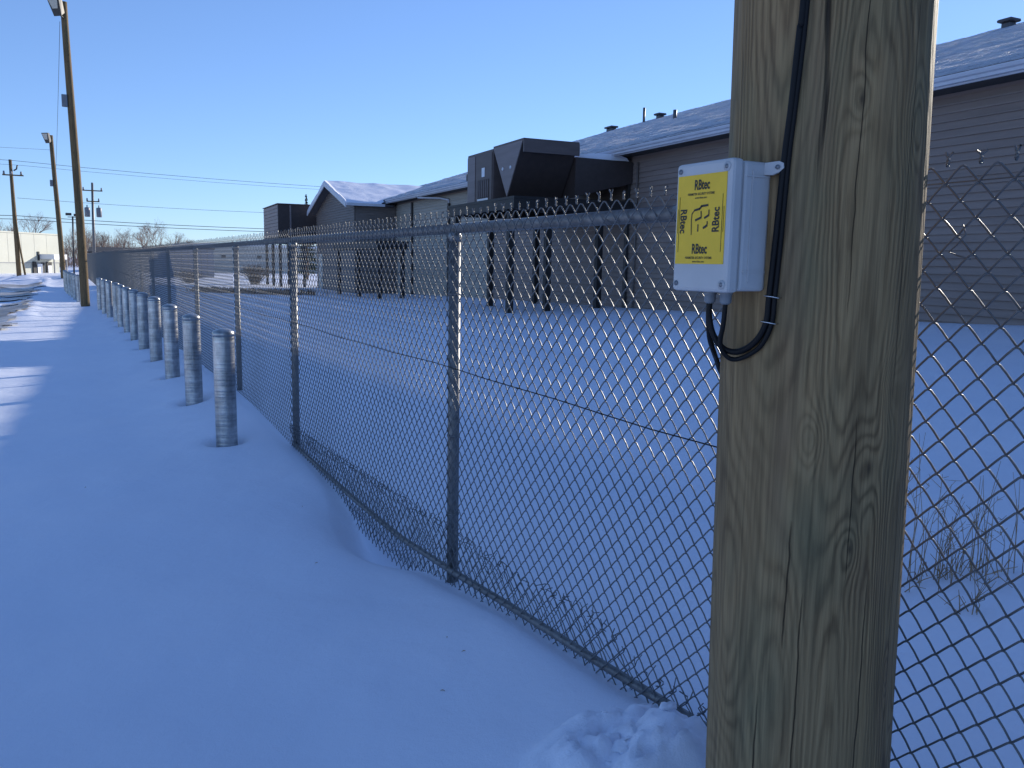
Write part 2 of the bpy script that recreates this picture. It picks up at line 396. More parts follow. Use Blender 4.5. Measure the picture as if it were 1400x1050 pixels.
# ploughed lot: bare wet asphalt with slush, a sheet a little above the snow
def lot():
    xs = axis([(-46,-12,.8),(-12,-.89,.14)]); ys = axis([(19,62,.22)])
    X, Y = np.meshgrid(xs, ys); Z = ground(X, Y)+.045
    edge = -1.15 + .9*vnoise(Y*.35, Y*0+.3, 21) + .4*vnoise(Y*1.3, Y*0, 22) - 1.2*np.exp(-((Y-19)/2.2)**2)
    edge2 = 20.6 + 2.4*vnoise(X*.4, X*0+.7, 23) + .8*vnoise(X*1.3, X*0, 24)
    edge3 = 59.5 + 2*vnoise(X*.3, X*0+.2, 25)
    patch = vnoise(X*.5, Y*.35, 26)*1.0 + vnoise(X*1.6, Y*1.2, 27)*.5
    keep = (X < edge) & (Y > edge2) & (Y < edge3) & (patch < .36)
    vid = {}; vs_ = []; fs = []
    for i in range(X.shape[0]-1):
        for j in range(X.shape[1]-1):
            if keep[i,j] and keep[i+1,j] and keep[i,j+1] and keep[i+1,j+1]:
                q = []
                for a, b in ((i,j),(i,j+1),(i+1,j+1),(i+1,j)):
                    if (a,b) not in vid: vid[(a,b)] = len(vs_); vs_.append((X[a,b],Y[a,b],Z[a,b]))
                    q.append(vid[(a,b)])
                fs.append(tuple(q))
    mb = MB(); mb.add(vs_, fs, True); tag(mb.build('parking_lot', M['lot']), kind='structure')
lot()

# ------------------------------------------------------------------ long building
U0, U1, RV, RP = -38.0, 47.0, 21.0, .324
bl = thing('industrial_building', B(4, .6, 0), 'long single storey building with taupe lap siding and a snow covered roof behind the fence', 'building')
EZ = 4.74
def wall_boards(parent, v, ua, ub, z0, z1, mat, step=.14, along='u', zcut=None):
    z = z0; proto = {}
    while z < z1-1e-3:
        za, zb = z, min(z+step, z1); a, b = ua, ub
        if zcut: a, b = zcut(zb)
        if b - a > .05:
            mb = MB(B)
            if along == 'u':   # boards running along u, face at v
                mb.prism([(v-.028, za), (v-.028, za+.02), (v+.006, zb-.004), (v+.006, zb), (v+.02, zb), (v+.02, za)], a, b, 0)
            else:              # boards running along v, face at u = v param
                p = [(v-.026, za), (v-.004, zb), (v+.02, zb), (v+.02, za)]
                mb.add([(p[k][0], d, p[k][1]) for d in (a, b) for k in range(4)], [(0,1,2,3),(7,6,5,4),(0,4,5,1),(1,5,6,2),(2,6,7,3),(3,7,4,0)])
            mb.build('siding_board', mat, parent)
        z += step
MB(B).box(U0, U1, .63, 41.4, -1.0, EZ-.02).build('wall', M['siding'], bl)
wall_boards(bl, .60, U0, 22.5, -.55, EZ-.12, M['siding'])
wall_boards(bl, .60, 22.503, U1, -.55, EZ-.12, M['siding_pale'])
# roof, both slopes
rb = MB(B); rz = EZ+.12
rb.prism([(-.05, rz-.1), (-.05, rz), (RV, rz+RP*RV), (2*RV+.05, rz), (2*RV+.05, rz-.1), (RV, rz+RP*RV-.12)], U0-.4, U1+.4, 0)
rb.build('roof', M['roof'], bl)
MB(B).box(U0-.4, U1+.4, .02, .597, EZ-.05, EZ-.02).build('soffit', M['soffit'], bl)
MB(B).box(U0-.4, U1+.4, -.02, .02, EZ-.08, EZ+.11).build('fascia', M['trim'], bl)
g = MB(B); g.prism([(-.15, EZ+.085), (-.155, EZ+.06), (-.14, EZ+.02), (-.10, EZ+.0), (-.095, EZ-.05), (-.024, EZ-.05), (-.024, EZ-.02), (-.085, EZ-.02), (-.09, EZ+.02), (-.13, EZ+.085)], U0-.4, 34.9, 0)
g.build('gutter', M['trim'], bl)
def roof_snow():
    us = axis([(U0-.35, 2, .5), (2, 22, .12), (22, U1+.3, .3)]); vs2 = axis([(-.03, 1.2, .06), (1.2, RV+.1, .22)])
    U, V = np.meshgrid(us, vs2)
    th = .05 + .03*vnoise(U*.9, V*2.2, 31) + .035*vnoise(U*1.1, V*5, 32) + .03*vnoise(U*5, V*9, 33)
    th = th*np.clip((V+.06)/.12, .35, 1)
    Z = rz + RP*np.clip(V, 0, RV) + th
    P = np.array([B(a, b, c) for a, b, c in zip(U.ravel(), V.ravel(), Z.ravel())])
    n, k = U.shape; mb = MB()
    idx = np.arange(n*k).reshape(n, k)
    f = np.stack([idx[:-1,:-1], idx[:-1,1:], idx[1:,1:], idx[1:,:-1]], -1).reshape(-1, 4)
    lip = [tuple(B(u, -.028, rz-.002)) for u in us]
    vs_ = [tuple(p) for p in P] + lip
    fs = [tuple(int(i) for i in q) for q in f] + [(n*k+i, n*k+i+1, i+1, i) for i in range(k-1)]
    mb.add(vs_, fs, True); return mb.build('roof_snow', M['roof_snow'], bl)
roof_snow()
for u in (15.2, 39.9, 46.0, 53.0):
    u_ = min(u, 46.4)
    vb = MB(B); v0 = RV-.7; z0 = rz+RP*v0-.1
    vb.box(u_-.2, u_+.2, v0-.2, v0+.2, z0, z0+.30); vb.build('roof_vent', M['vent'], bl, .05)
    vc = MB(B); vc.box(u_-.33, u_+.33, v0-.33, v0+.33, z0+.303, z0+.44); vc.build('vent_cap', M['vent'], bl, .08)
pv = MB(); pv.tube([B(41.7, RV-.8, rz+RP*RV-.6), B(41.7, RV-.8, rz+RP*RV+.75)], .09, 8); pv.build('vent_pipe', M['vent'], bl)
pv = MB(); pv.tube([B(25.6, 11.5, rz+RP*11.5-.1), B(25.6, 11.5, rz+RP*11.5+.45)], .09, 8); pv.build('vent_pipe', M['vent'], bl)
def downspout(u, mat):
    d = MB()
    d.tube([B(u+2.6, -.08, EZ-.03), B(u+2.6, -.06, EZ-.12), B(u+.9, .40, EZ-.22), B(u, .53, EZ-.35), B(u, .53, EZ-.6)], .045, 6)
    d.build('gutter_elbow', M['trim'], bl)
    d = MB(B); d.box(u-.07, u+.07, .475, .572, -.3, EZ-.5); d.build('downspout', mat, bl)
downspout(27.0, M['downspout'])
MB(B).box(32.35, 32.5, .50, .572, -.3, EZ-.15).build('downspout', M['downspout'], bl)
MB(B).box(6.55, 6.78, .48, .572, -.3, EZ-.1).build('downspout', M['downspout'], bl)
MB(B).box(12.0, 12.14, .50, .572, -.3, EZ-.1).build('downspout', M['downspout'], bl)
# doors in the wall under the gable side
for (ua, ub, z1) in ((33.9, 34.8, 1.85),):
    MB(B).box(ua, ub, .53, .572, -.3, z1).build('door', M['pale_wall'], bl)
    MB(B).box(ua-.12, ub+.12, .545, .571, -.3, z1+.12).build('door_frame', M['siding2'], bl)
# cross-gable wing
WV, WU0, WU1, WP = -2.2, 35.0, 45.4, 6.02
WE = 4.58; WM = (WU0+WU1)/2
MB(B).box(WU0+.35, WU1-.35, WV+.53, .4, -1, WE+.05).build('wing_wall', M['siding2'], bl)
def gable_cut(z):
    if z <= WE: return (WU0+.32, WU1-.32)
    k = (z-WE)/(WP-WE); return (WU0+.32+(WM-WU0-.32)*k, WU1-.32-(WM-WU0-.32)*k)
wall_boards(bl, WV+.50, 0, 0, -.6, WP-.2, M['siding2'], .14, 'u', gable_cut)
wall_boards(bl, WU0+.33, WV+.56, .55, -.6, WE-.06, M['siding2'], .14, 'v')
gr = MB(B)
sl = (WP-WE)/(WM-WU0)
vb_ = lambda z: (z-rz)/RP          # where the wing roof meets the main roof
gr.add([(WU0,WV,WE),(WM,WV,WP),(WM,vb_(WP)+.5,WP),(WU0,vb_(WE)+1.2,WE), (WU0,WV,WE-.1),(WM,WV,WP-.1),(WM,vb_(WP)+.5,WP-.1),(WU0,vb_(WE)+1.2,WE-.1)],
       [(0,1,2,3),(7,6,5,4),(0,4,5,1),(1,5,6,2),(2,6,7,3),(3,7,4,0)])
gr.add([(WU1,WV,WE),(WM,WV,WP),(WM,vb_(WP)+.5,WP),(WU1,vb_(WE)+1.2,WE), (WU1,WV,WE-.1),(WM,WV,WP-.1),(WM,vb_(WP)+.5,WP-.1),(WU1,vb_(WE)+1.2,WE-.1)],
       [(3,2,1,0),(4,5,6,7),(1,5,4,0),(2,6,5,1),(3,7,6,2),(0,4,7,3)])
gr.build('wing_roof', M['roof'], bl)
# rake boards and wing eave gutter
for ua, ub in ((WU0, WM), (WU1, WM)):
    rk = MB(B); rk.add([(ua,WV-.05,WE-.20),(ub,WV-.05,WP-.20),(ub,WV-.05,WP+.04),(ua,WV-.05,WE+.04),(ua,WV-.003,WE-.20),(ub,WV-.003,WP-.20),(ub,WV-.003,WP+.04),(ua,WV-.003,WE+.04)],
                       [(0,1,2,3),(7,6,5,4),(0,4,5,1),(1,5,6,2),(2,6,7,3),(3,7,4,0)]); rk.build('rake_board', M['trim'], bl)
MB(B).box(WU0-.13, WU0-.004, WV-.02, -.16, WE-.11, WE+.03).build('gutter', M['trim'], bl)
def wing_snow(ua):
    ts = np.linspace(0, 1, 26); P = []; n = 34
    for t in ts:
        u = ua+(WM-ua)*t; zb = WE+(WP-WE)*t; ve = vb_(zb)+.55
        for k in range(n):
            v = WV-.03+(ve-WV+.03)*k/(n-1)
            h = .13+.07*float(vnoise(np.array([u*1.1]), np.array([v*1.1]), 41)[0])+.05*float(vnoise(np.array([u*3]), np.array([v*3]), 42)[0])
            if t == 0: h *= .7
            P.append(B(u, v, zb+h))
    idx = np.arange(len(P)).reshape(len(ts), n); fs = []
    for i in range(len(ts)-1):
        for k in range(n-1): fs.append((int(idx[i,k]), int(idx[i,k+1]), int(idx[i+1,k+1]), int(idx[i+1,k])))
    nb = len(P)
    for t in ts: P.append(B(ua+(WM-ua)*t, WV-.03, WE+(WP-WE)*t+.005))
    fs += [(nb+i, nb+i+1, int(idx[i+1,0]), int(idx[i,0])) for i in range(len(ts)-1)]
    nb = len(P)
    for k in range(n): P.append(B(ua, WV-.03+(vb_(WE)+.55-WV+.03)*k/(n-1), WE+.005))
    fs += [(nb+k, nb+k+1, int(idx[0,k+1]), int(idx[0,k])) for k in range(n-1)]
    mb = MB(); mb.add(P, fs, True); mb.build('wing_snow', M['snow'], bl)
wing_snow(WU0-.02); wing_snow(WU1+.02)

# ------------------------------------------------------------------ steel platforms and air handling units
def platform(name, u0, u1, v0, v1, z, legs_u, legs_v, label):
    t = thing(name, B((u0+u1)/2, (v0+v1)/2, 0), label, 'platform', 'steel equipment platforms beside the building')
    MB(B).box(u0, u1, v0, v1, z-.07, z).build('deck', M['steel'], t)
    for u in (u0+.07, u1-.07): MB(B).box(u-.06, u+.06, v0, v1, z-.32, z-.073).build('beam', M['steel'], t)
    for v in (v0+.07, v1-.07): MB(B).box(u0+.135, u1-.135, v-.06, v+.06, z-.32, z-.073).build('beam', M['steel'], t)
    for u in legs_u:
        for v in legs_v:
            x, y, _ = B(u, v, 0)
            MB(B).box(u-.085, u+.085, v-.085, v+.085, gz(x, y)-.25, z-.323).build('leg', M['steel'], t)
            MB(B).box(u-.2, u+.2, v-.2, v+.2, z-.345, z-.3235).build('leg_cap', M['steel'], t)
    return t
platform('steel_platform', 11.45, 16.6, -3.35, .35, 3.38, (12.2, 16.3), (-3.1, -1.95, -.3), 'black steel platform on tall legs under the large brown air handler near the fence')
ac = thing('air_handler', B(13.7, -2, 3.38), 'large brown air handling unit with tapered hood and wall duct on the nearer steel platform', 'air handler', 'air handling units on platforms')
UZ0, UZ1 = 3.383, 4.86
MB(B).box(13.72, 15.70, -3.0, -1.3, UZ0, UZ1).build('body', M['ac'], ac, .02)
MB(B).box(15.05, 15.66, -3.022, -3.003, UZ0+.06, UZ1-.08).build('access_panel', M['ac_light'], ac)
MB(B).box(13.76, 14.98, -3.022, -3.003, UZ0+.06, UZ1-.08).build('access_panel', M['ac'], ac)
lv = MB(B)
lv.box(13.95, 14.85, -3.03, -3.0235, UZ0+.12, UZ0+.66); lvf = lv.build('louver', M['ac_dark'], ac)
for k in range(6):
    u = 14.0+.14*k; MB(B).box(u, u+.035, -3.05, -3.031, UZ0+.14, UZ0+.64).build('louver_slat', M['ac_light'], lvf)
MB(B).box(14.28, 14.50, -3.031, -3.0235, UZ0+.74, UZ0+1.0).build('data_plate', M['label'], ac)
MB(B).box(14.0, 14.82, -3.036, -3.032, UZ0+.06, UZ0+.115).build('data_plate', M['label'], ac)
MB(B).box(15.72, 15.95, -2.95, -2.65, UZ0+.75, UZ0+.95).build('junction_box', M['ac_dark'], ac)
# hood with the inverted triangle end
hd = MB(B)
for v0, v1 in ((-2.985, -1.33),):
    hd.add([(13.70, v0, UZ1), (11.70, v0, UZ1), (12.70, v0, UZ0+.03), (13.70, v1, UZ1), (11.70, v1, UZ1), (12.70, v1, UZ0+.03)],
           [(0,1,2),(5,4,3),(0,3,4,1),(1,4,5,2),(2,5,3,0)])
hd.build('hood', M['ac_dark'], ac)
MB(B).add([(13.68,-3.012,UZ1-.005),(11.72,-3.012,UZ1-.005),(12.70,-3.012,UZ0+.06),(13.68,-2.988,UZ1-.005),(11.72,-2.988,UZ1-.005),(12.70,-2.988,UZ0+.06)],
          [(0,1,2),(5,4,3),(0,3,4,1),(1,4,5,2),(2,5,3,0)]).build('hood_end_panel', M['ac_light'], ac)
for u in (12.45, 12.98):
    b_ = MB(); b_.tube([B(u, -3.03, 4.22), B(u, -3.0125, 4.22)], .05, 8); b_.build('bolt', M['label'], ac)
MB(B).box(11.66, 13.70, -3.0, -1.32, UZ1+.002, UZ1+.05).build('hood_cap', M['ac'], ac)
MB(B).box(11.64, 11.70, -3.0, -1.32, UZ1-.31, UZ1+.001).build('hood_fascia', M['ac'], ac)
dk = MB(B)
# duct from the unit into the wall, underside curving up
pr = [(-1.295, 4.55), (.57, 4.53), (.57, 3.95), (.3, 3.86), (-.2, 3.76), (-.7, 3.62), (-1.295, 3.45)]
n = len(pr); dk.add([(11.9, a, b) for a, b in pr]+[(15.3, a, b) for a, b in pr], [tuple(range(n)), tuple(range(2*n-1, n-1, -1))]+[(n+i, n+(i+1)%n, (i+1)%n, i) for i in range(n)])
dk.build('duct', M['ac_dark'], ac)
sn = MB(B)
sn.prism([(-1.2,4.553),(-1.05,4.64),(-.7,4.70),(-.2,4.72),(.2,4.70),(.42,4.64),(.5,4.553)], 12.0, 15.2, 0)
tag(sn.build('snow_mound', M['snow']), 'mound of snow lying on the duct of the large brown air handler', 'snow')
cd = MB(); cd.tube([B(11.6, .53, .3), B(11.6, .53, 4.5)], .03, 6); cd.build('conduit', M['siding2'], bl)

platform('steel_platform', 45.9, 52.4, -4.0, -.98, 3.02, (46.3, 49.2, 52.0), (-3.8, -2.3), 'black steel platform on legs under the far box unit left of the gable')
a2 = thing('air_handler', B(49, -3, 3.02), 'tall grey box unit on the far steel platform left of the snowy gable', 'air handler', 'air handling units on platforms')
MB(B).box(46.1, 52.2, -3.9, -1.0, 3.023, 5.08).build('body', M['ac_dark'], a2, .02)
for k in range(9):
    MB(B).box(46.14, 52.16, -3.935, -3.904, 3.06+k*.222, 3.06+k*.222+.20).build('side_panel', M['ac_light'], a2)
MB(B).box(46.0, 52.3, -3.98, -.95, 5.083, 5.13).build('top_cap', M['ac'], a2)
MB(B).box(46.06, 46.098, -3.2, -3.1, 3.05, 5.05).build('seam_strip', M['ac_light'], a2)
platform('steel_platform', 25.2, 33.2, -3.3, -1.9, 2.45, (25.5, 29.0, 32.9), (-3.1, -2.1), 'low black steel platform with an empty deck in front of the gable wing')
dd = MB(B); dd.box(43.3, 44.4, WV+.44, WV+.472, -.6, 2.0); dd.build('door', M['pale_wall'], bl)

# ------------------------------------------------------------------ chain link fence
D = .0718; HD = D/2; TOPZ = 1.815; NR = 55
fence = thing('chain_link_fence', (FX, 8, 0), 'long galvanised chain link fence with pipe top rail and wire points beside the bollards', 'fence')
def mesh_panel(y0, y1, fine, z_top=TOPZ, rows=NR, jitter=0., barbs=True):
    """woven wire between y0 and y1, local coordinates x=0 on the fence plane"""
    mb = MB(); n = int(round((y1-y0)/HD)); r = .0024 if fine else .0022; ns = 6 if fine else 5
    for k in range(n):
        ya, yb = y0+k*HD-.0022, y0+(k+1)*HD+.0022
        pts = []
        start = k % 2
        for i in range(rows+1):
            side = (i+start) % 2
            y = ya if side else yb; z = z_top-i*HD
            x = .0 ; jx = jitter*math.sin(y*5.1+z*2.3)
            pts.append(Vector((x+jx, y, z)))
        if fine:
            q = []
            for i in range(rows):
                a, b = pts[i], pts[i+1]; s = -1 if ((i+start) % 2) else 1
                q += [a, a.lerp(b, .16)+Vector((s*.0030, 0, .0026)), a.lerp(b, .5)+Vector((s*.0042, 0, 0)), a.lerp(b, .84)+Vector((s*.0030, 0, -.0026))]
            pts = q+[pts[-1]]
        else:
            q = []
            for i in range(rows):
                a, b = pts[i], pts[i+1]; s = -1 if ((i+start) % 2) else 1
                q += [a+Vector((s*.002,0,0)), b+Vector((s*.002,0,0))]
            pts = pts
        mb.tube(pts, r, ns, cap=False)
    if barbs:
        # twisted wire pairs standing up at the top selvage
        for k in range(0, n+1, 2):
            y = y0+(k+(0 if True else 1))*HD
            yy = y if True else y
            h = random.uniform(.026, .038)
            if fine:
                for ph in (0, math.pi):
                    p = [(.003*math.cos(ph+t*9), yy+.003*math.sin(ph+t*9), z_top+t*h*.75) for t in (0,.25,.5,.75,1)]
                    s = 1 if ph == 0 else -1
                    p.append((random.uniform(-.006,.006), yy+s*random.uniform(.003,.012), z_top+h))
                    mb.tube(p, r, ns, cap=False)
            else:
                mb.tube([(0, yy, z_top-.002), (0, yy, z_top+h*.75)], r*1.5, 3, cap=False)
                mb.tube([(0, yy, z_top+h*.7), (random.uniform(-.006,.006), yy+random.uniform(-.01,.01), z_top+h)], r, 3, cap=False)
    return mb
POST_Y = [0.72, 3.73, 6.98, 9.58, 12.78, 16.4]
while POST_Y[-1] < 88: POST_Y.append(POST_Y[-1]+3.05)
POST_Y = [-8.6, -5.5, -2.4]+POST_Y
PXo = .036
def fz(y): return float(np.interp(y, fy_k, fz_k))
# posts
pm = MB(); pm.tube([(0,0,-.4),(0,0,1.735)], .029, 14); post_me = pm.mesh('post', M['galv_dark'])
pc = MB(); pc.lathe([(.034,0),(.034,.03),(.028,.045),(.012,.055)], (0,0,1.70), 14); cap_me = pc.mesh('post_cap', M['galv'])
fo = fence.location
for y in POST_Y:
    if abs(y-.72) < .01: continue
    p = mesh_obj('post', post_me, fence, (FX+PXo-fo.x, y-fo.y, 0-fo.z))
    mesh_obj('post_cap', cap_me, p)
    if 3 < y < 14:
        for z in (.35, .75, 1.45):
            tt = MB(); tt.lathe([(.0315,-.006),(.0325,0),(.0315,.006)], (FX+PXo, y, z), 12); tt.build('tie_band', M['wire'], fence)
# top rail: ends just short of the wooden pole
for a, b in zip(POST_Y[3:], POST_Y[4:]):
    a_ = 2.07 if a < 1 else a
    rl = MB(); rl.tube([(FX+PXo, a_+(.001 if a > 1 else 0), 1.762), (FX+PXo, b-.001, 1.762)], .0245, 12, smooth=True); rl.build('top_rail', M['galv_dark'], fence)
rl = MB(); rl.tube([(FX+PXo, 2.065, 1.762), (FX+PXo, 2.04, 1.768), (FX+PXo-.01, 2.0, 1.785), (FX+PXo-.02,1.95,1.79)], [.0245,.018,.006,.003], 10); rl.build('rail_end', M['galv'], fence)
tw = MB(); tw.tube([(FX+.006, 2.05, 1.785), (FX+.006, 1.2, 1.782), (FX+.006, .6, 1.787), (FX+.006, -8.5, 1.785)], .002, 5); tw.build('tension_wire', M['wire'], fence)
lw = MB(); lw.tube([(FX-.004, 1.102, 1.695), (FX-.010, 1.09, 1.675), (FX-.012, 1.105, 1.655), (FX-.008, 1.125, 1.64), (FX-.004, 1.105, 1.632), (FX-.002, 1.08, 1.625)], .0018, 5); lw.build('loose_tie', M['wire'], fence)
# bottom rail follows the ground
br = MB(); br.tube([(FX+.012, y, z) for y, z in ((-3,.30),(.5,.27),(1.2,.26),(1.8,.22),(2.4,.17),(3.08,.12),(3.7,.065),(4.4,.02),(5.2,.015),(6.5,.045),(6.95,.06))], .0165, 10); br.build('bottom_rail', M['galv_dark'], fence)
# mesh panels
for a, b in zip(POST_Y, POST_Y[1:]):
    pass
def put_mesh(mb_or_me, y, name='wire_mesh'):
    me = mb_or_me if isinstance(mb_or_me, bpy.types.Mesh) else mb_or_me.mesh(name, M['wire'])
    o = mesh_obj(name, me, fence, (FX-fo.x, y-fo.y, -fo.z)); tag(o, kind='stuff'); return me
put_mesh(mesh_panel(-2.4, .72, False), 0)
put_mesh(mesh_panel(.72, 3.73, True, jitter=.004), 0)
put_mesh(mesh_panel(3.73, 6.98, True, jitter=.004), 0)
put_mesh(mesh_panel(6.98, 9.58, False, jitter=.003), 0)
put_mesh(mesh_panel(9.58, 12.78, False), 0)
put_mesh(mesh_panel(12.78, 16.4, False), 0)
me = None
for y in [p for p in POST_Y if p >= 16.39][:-1]:
    if me is None: me = put_mesh(mesh_panel(0, 3.05, False), y)
    else: put_mesh(me, y)
for y in (-8.6, -5.5): put_mesh(me, y)
# loose lower skirt of mesh lapped behind the main mesh, its own points standing free
def skirt():
    mb = MB(); y = .6; k = 0
    ky = [.5,1.2,1.85,2.13,2.41,2.88,3.64,4.45,5.5,6.61,7.2]; kz = [.27,.26,.25,.25,.33,.27,.26,.25,.22,.19,.18]
    while y < 7.1:
        zt = float(np.interp(y, ky, kz))+random.uniform(-.008,.008); pts = []
        zb = float(np.interp(y, [1.8,2.4,3.08,3.7,4.4,5.2,6.95], [.16,.10,.04,-.05,-.14,-.12,.0]))
        i = 0; z = zt
        while z > zb:
            side = (i+k) % 2
            bul = .02*math.sin((zt-z)/.3*3.1)
            pts.append((.010+bul+random.uniform(-.004,.004), y+(HD if side else 0)*1.05, z)); z -= HD; i += 1
        if len(pts) > 1: mb.tube(pts, .0022, 4, cap=False)
        if k % 2 == 0:
            for s in (-1, 1):
                mb.tube([(.012, y, zt), (.012+random.uniform(-.01,.012), y+s*.004, zt+.018), (.012+random.uniform(-.03,.03), y+s*random.uniform(.004,.022), zt+random.uniform(.02,.045))], .002, 4, cap=False)
            if random.random() < .5:
                cy = y+random.uniform(-.01,.01)
                mb.tube([(.012+.012*math.cos(q), cy+.012*math.sin(q), zt+.004*q-.01) for q in np.linspace(0, 7, 9)], .002, 4, cap=False)
        y += HD*.94; k += 1
    o = mb.build('wire_skirt', M['wire'], None); o.parent = fence; o.location = (FX-fo.x, -fo.y, -fo.z); tag(o, kind='stuff')
skirt()
# sensor cable tied along the fence
sc = MB(); pts = []
yy = 1.49
while yy < 66:
    pts.append((FX-.010, yy, 1.095+.005*math.sin(yy*2.1)+.003*math.sin(yy*5.3))); yy += .3 if yy < 12 else 1.5
sc.tube(pts, .0023, 6)
so = sc.build('sensor_cable', M['rubber'], None, loc=(FX, 4, 1.1)); tag(so, 'thin dark sensor cable tied along the middle of the chain link fence', 'cable')
for k in range(14):
    y = 1.75+.62*k
    ti = MB(); ti.lathe([(.0042,-.002),(.0047,0),(.0042,.002)], (0,0,0), 8)
    z = 1.095+.005*math.sin(y*2.1)+.003*math.sin(y*5.3)
    ti2 = MB(lambda a, b, c, y=y, z=z: (FX-.010+a, y+c, z+b)); ti2.v = [ti2.xf(*p) for p in ti.v]; ti2.f = ti.f; ti2.sm = ti.sm
    ti2.build('cable_tie', M['cable_tie'], so)

# ------------------------------------------------------------------ bollards
ORD = ['nearest', 'second', 'third', 'fourth', 'fifth', 'sixth', 'seventh', 'eighth', 'ninth', 'tenth', 'eleventh', 'twelfth']
names = [o+' from the near end of the row' for o in ORD]
names[0] = 'nearest of the row, standing left of the fence'
names += [o+' in the row past the tall leaning pole' for o in ('first','second','third','fourth','fifth','sixth','seventh','last')]
BOLL_Y2 = BOLL_Y
BR = .088
def bollard():
    t = thing('bollard', (BX, BOLL_Y[0], 0), '', 'bollard', 'galvanised steel bollards in a row along the fence')
    p = MB(); p.lathe([(BR,-.5),(BR,-.2),(BR,0),(BR,.3),(BR,.6),(BR,.93),(BR,.975),(BR-.004,.982)], (BX, BOLL_Y[0], 0), 36); p.build('pipe', M['bollard'], t)
    c = MB(); c.lathe([(BR+.0012,.955),(BR+.0015,.985),(BR-.004,.998),(BR-.03,1.014),(.02,1.024)], (BX, BOLL_Y[0], 0), 36); c.build('cap', M['bollard'], t)
    return t
b0 = bollard()
for i, y in enumerate(BOLL_Y2):
    o = b0 if i == 0 else copy_tree(b0)
    o.location = (BX+random.uniform(-.012,.012)*(i > 0)+float(np.interp(y, [24,30.4,34.9,45.4,60], [0,-.18,-.62,-1.05,-1.35])), y, float(np.interp(y, [7,14,20,40], [0,.01,-.06,-.14])))
    o.rotation_euler = (random.uniform(-.006,.006), random.uniform(-.008,.008), random.uniform(0,6))
    o['label'] = 'galvanised steel bollard, '+names[i]

# ------------------------------------------------------------------ near timber pole with its box and cables
PC = Vector((1.385, 1.22, 0)); PR = .19
def pole_mesh():
    nz, na = 150, 128; zs = np.concatenate([np.linspace(-.4, 2.6, nz), np.linspace(2.75, 9.6, 24)])
    vs_ = []; fs = []
    for z in zs:
        r0 = PR*(1.0+.015*(1.2-z)) if z < 3 else PR*(1-.027-.06*(z-3)/7)
        cx = -.0159*(z-.4); cy = .0085*(z-.4)
        for k in range(na):
            a = 2*math.pi*k/na
            r = r0 + .005*float(NZ(math.cos(a)*2.2+5, math.sin(a)*2.2+z*.25)) + .0035*float(NZ(a*5.0, z*.9+9)) + .0022*float(NZ(a*16, z*2.2+30))
            if abs(a-.05) < .6 or a > 5.6: r += .010*float(NZ(a*7, z*3.2+70)) + .006*float(NZ(a*13, z*7.5+20))
            vs_.append((PC.x+cx+r*math.cos(a), PC.y+cy+r*math.sin(a), z))
    for i in range(len(zs)-1):
        for k in range(na): fs.append((i*na+k, i*na+(k+1)%na, (i+1)*na+(k+1)%na, (i+1)*na+k))
    fs.append(tuple((len(zs)-1)*na+k for k in range(na)))
    mb = MB(); mb.add(vs_, fs, True); return mb
def NZ(x, y):
    xi, yi = math.floor(x), math.floor(y); fx, fy = x-xi, y-yi
    def h(a, b):
        n = (a*374761393+b*668265263) & 0x7fffffff; n = ((n ^ (n >> 13))*1274126177) & 0x7fffffff
        return ((n ^ (n >> 16)) & 0xffff)/65535.0
    sx, sy = fx*fx*(3-2*fx), fy*fy*(3-2*fy)
    return (h(xi,yi)*(1-sx)+h(xi+1,yi)*sx)*(1-sy)+(h(xi,yi+1)*(1-sx)+h(xi+1,yi+1)*sx)*sy-.5
pole = thing('wooden_pole', (PC.x, PC.y, 0), 'thick weathered timber utility pole in the foreground carrying a grey box', 'pole', 'timber light poles along the fence')
pole_mesh().build('pole', M['pole_wood'], pole)

X0, X1, Y0b, Y1b, Z0b, Z1b = 1.083, 1.182, 1.190, 1.350, 1.553, 1.799
box = thing('junction_box', (1.2, 1.29, 1.55), 'light grey plastic junction box with a yellow RBtec sticker fixed to the timber pole', 'junction box')
LIDX = X0+.028
MB().box(LIDX+.003, X1, Y0b+.003, Y1b-.003, Z0b+.003, Z1b-.003).build('body', M['plastic'], box, .007)
MB().box(X0, LIDX, Y0b, Y1b, Z0b, Z1b).build('lid', M['plastic'], box, .007)
# ribs on the side of the body
for yv in (LIDX+.022,):
    MB().box(yv, yv+.003, Y0b+.0005, Y0b+.0028, Z0b+.02, Z1b-.02).build('side_rib', M['plastic'], box)
MB().box(LIDX+.01, X1-.006, Y0b+.0006, Y0b+.0028, Z0b+.038, Z0b+.041).build('side_rib', M['plastic'], box)
MB().box(LIDX+.01, X1-.006, Y0b+.0006, Y0b+.0028, Z1b-.032, Z1b-.029).build('side_rib', M['plastic'], box)
for y in (Y0b+.014, Y1b-.014):
    for z in (Z0b+.015, Z1b-.015):
        big = y < Y0b+.05
        s_ = MB(); s_.tube([(X0+.001, y, z), (X0-.0025, y, z)], .0085 if big else .005, 14); sc_ = s_.build('screw', M['plastic'] if big else M['screw'], box)
        rg_ = MB(); rg_.tube([(X0-.0024, y, z), (X0-.0032, y, z)], .0045 if big else .0025, 10); rg_.build('screw_recess', M['screw'], sc_)
TX = Vector((.37, -.93, 0)).normalized(); TN = Vector((-.93, -.37, 0)).normalized(); LB = Vector((1.170, 1.192, 0))
def lug_pt(q, d): p = LB+TX*q[0]+TN*d; return (p.x, p.y, q[1])
lo = [(-.004, 1.794), (-.004, 1.772), (.012, 1.771), (.026, 1.776), (.034, 1.783), (.033, 1.792), (.024, 1.796)]
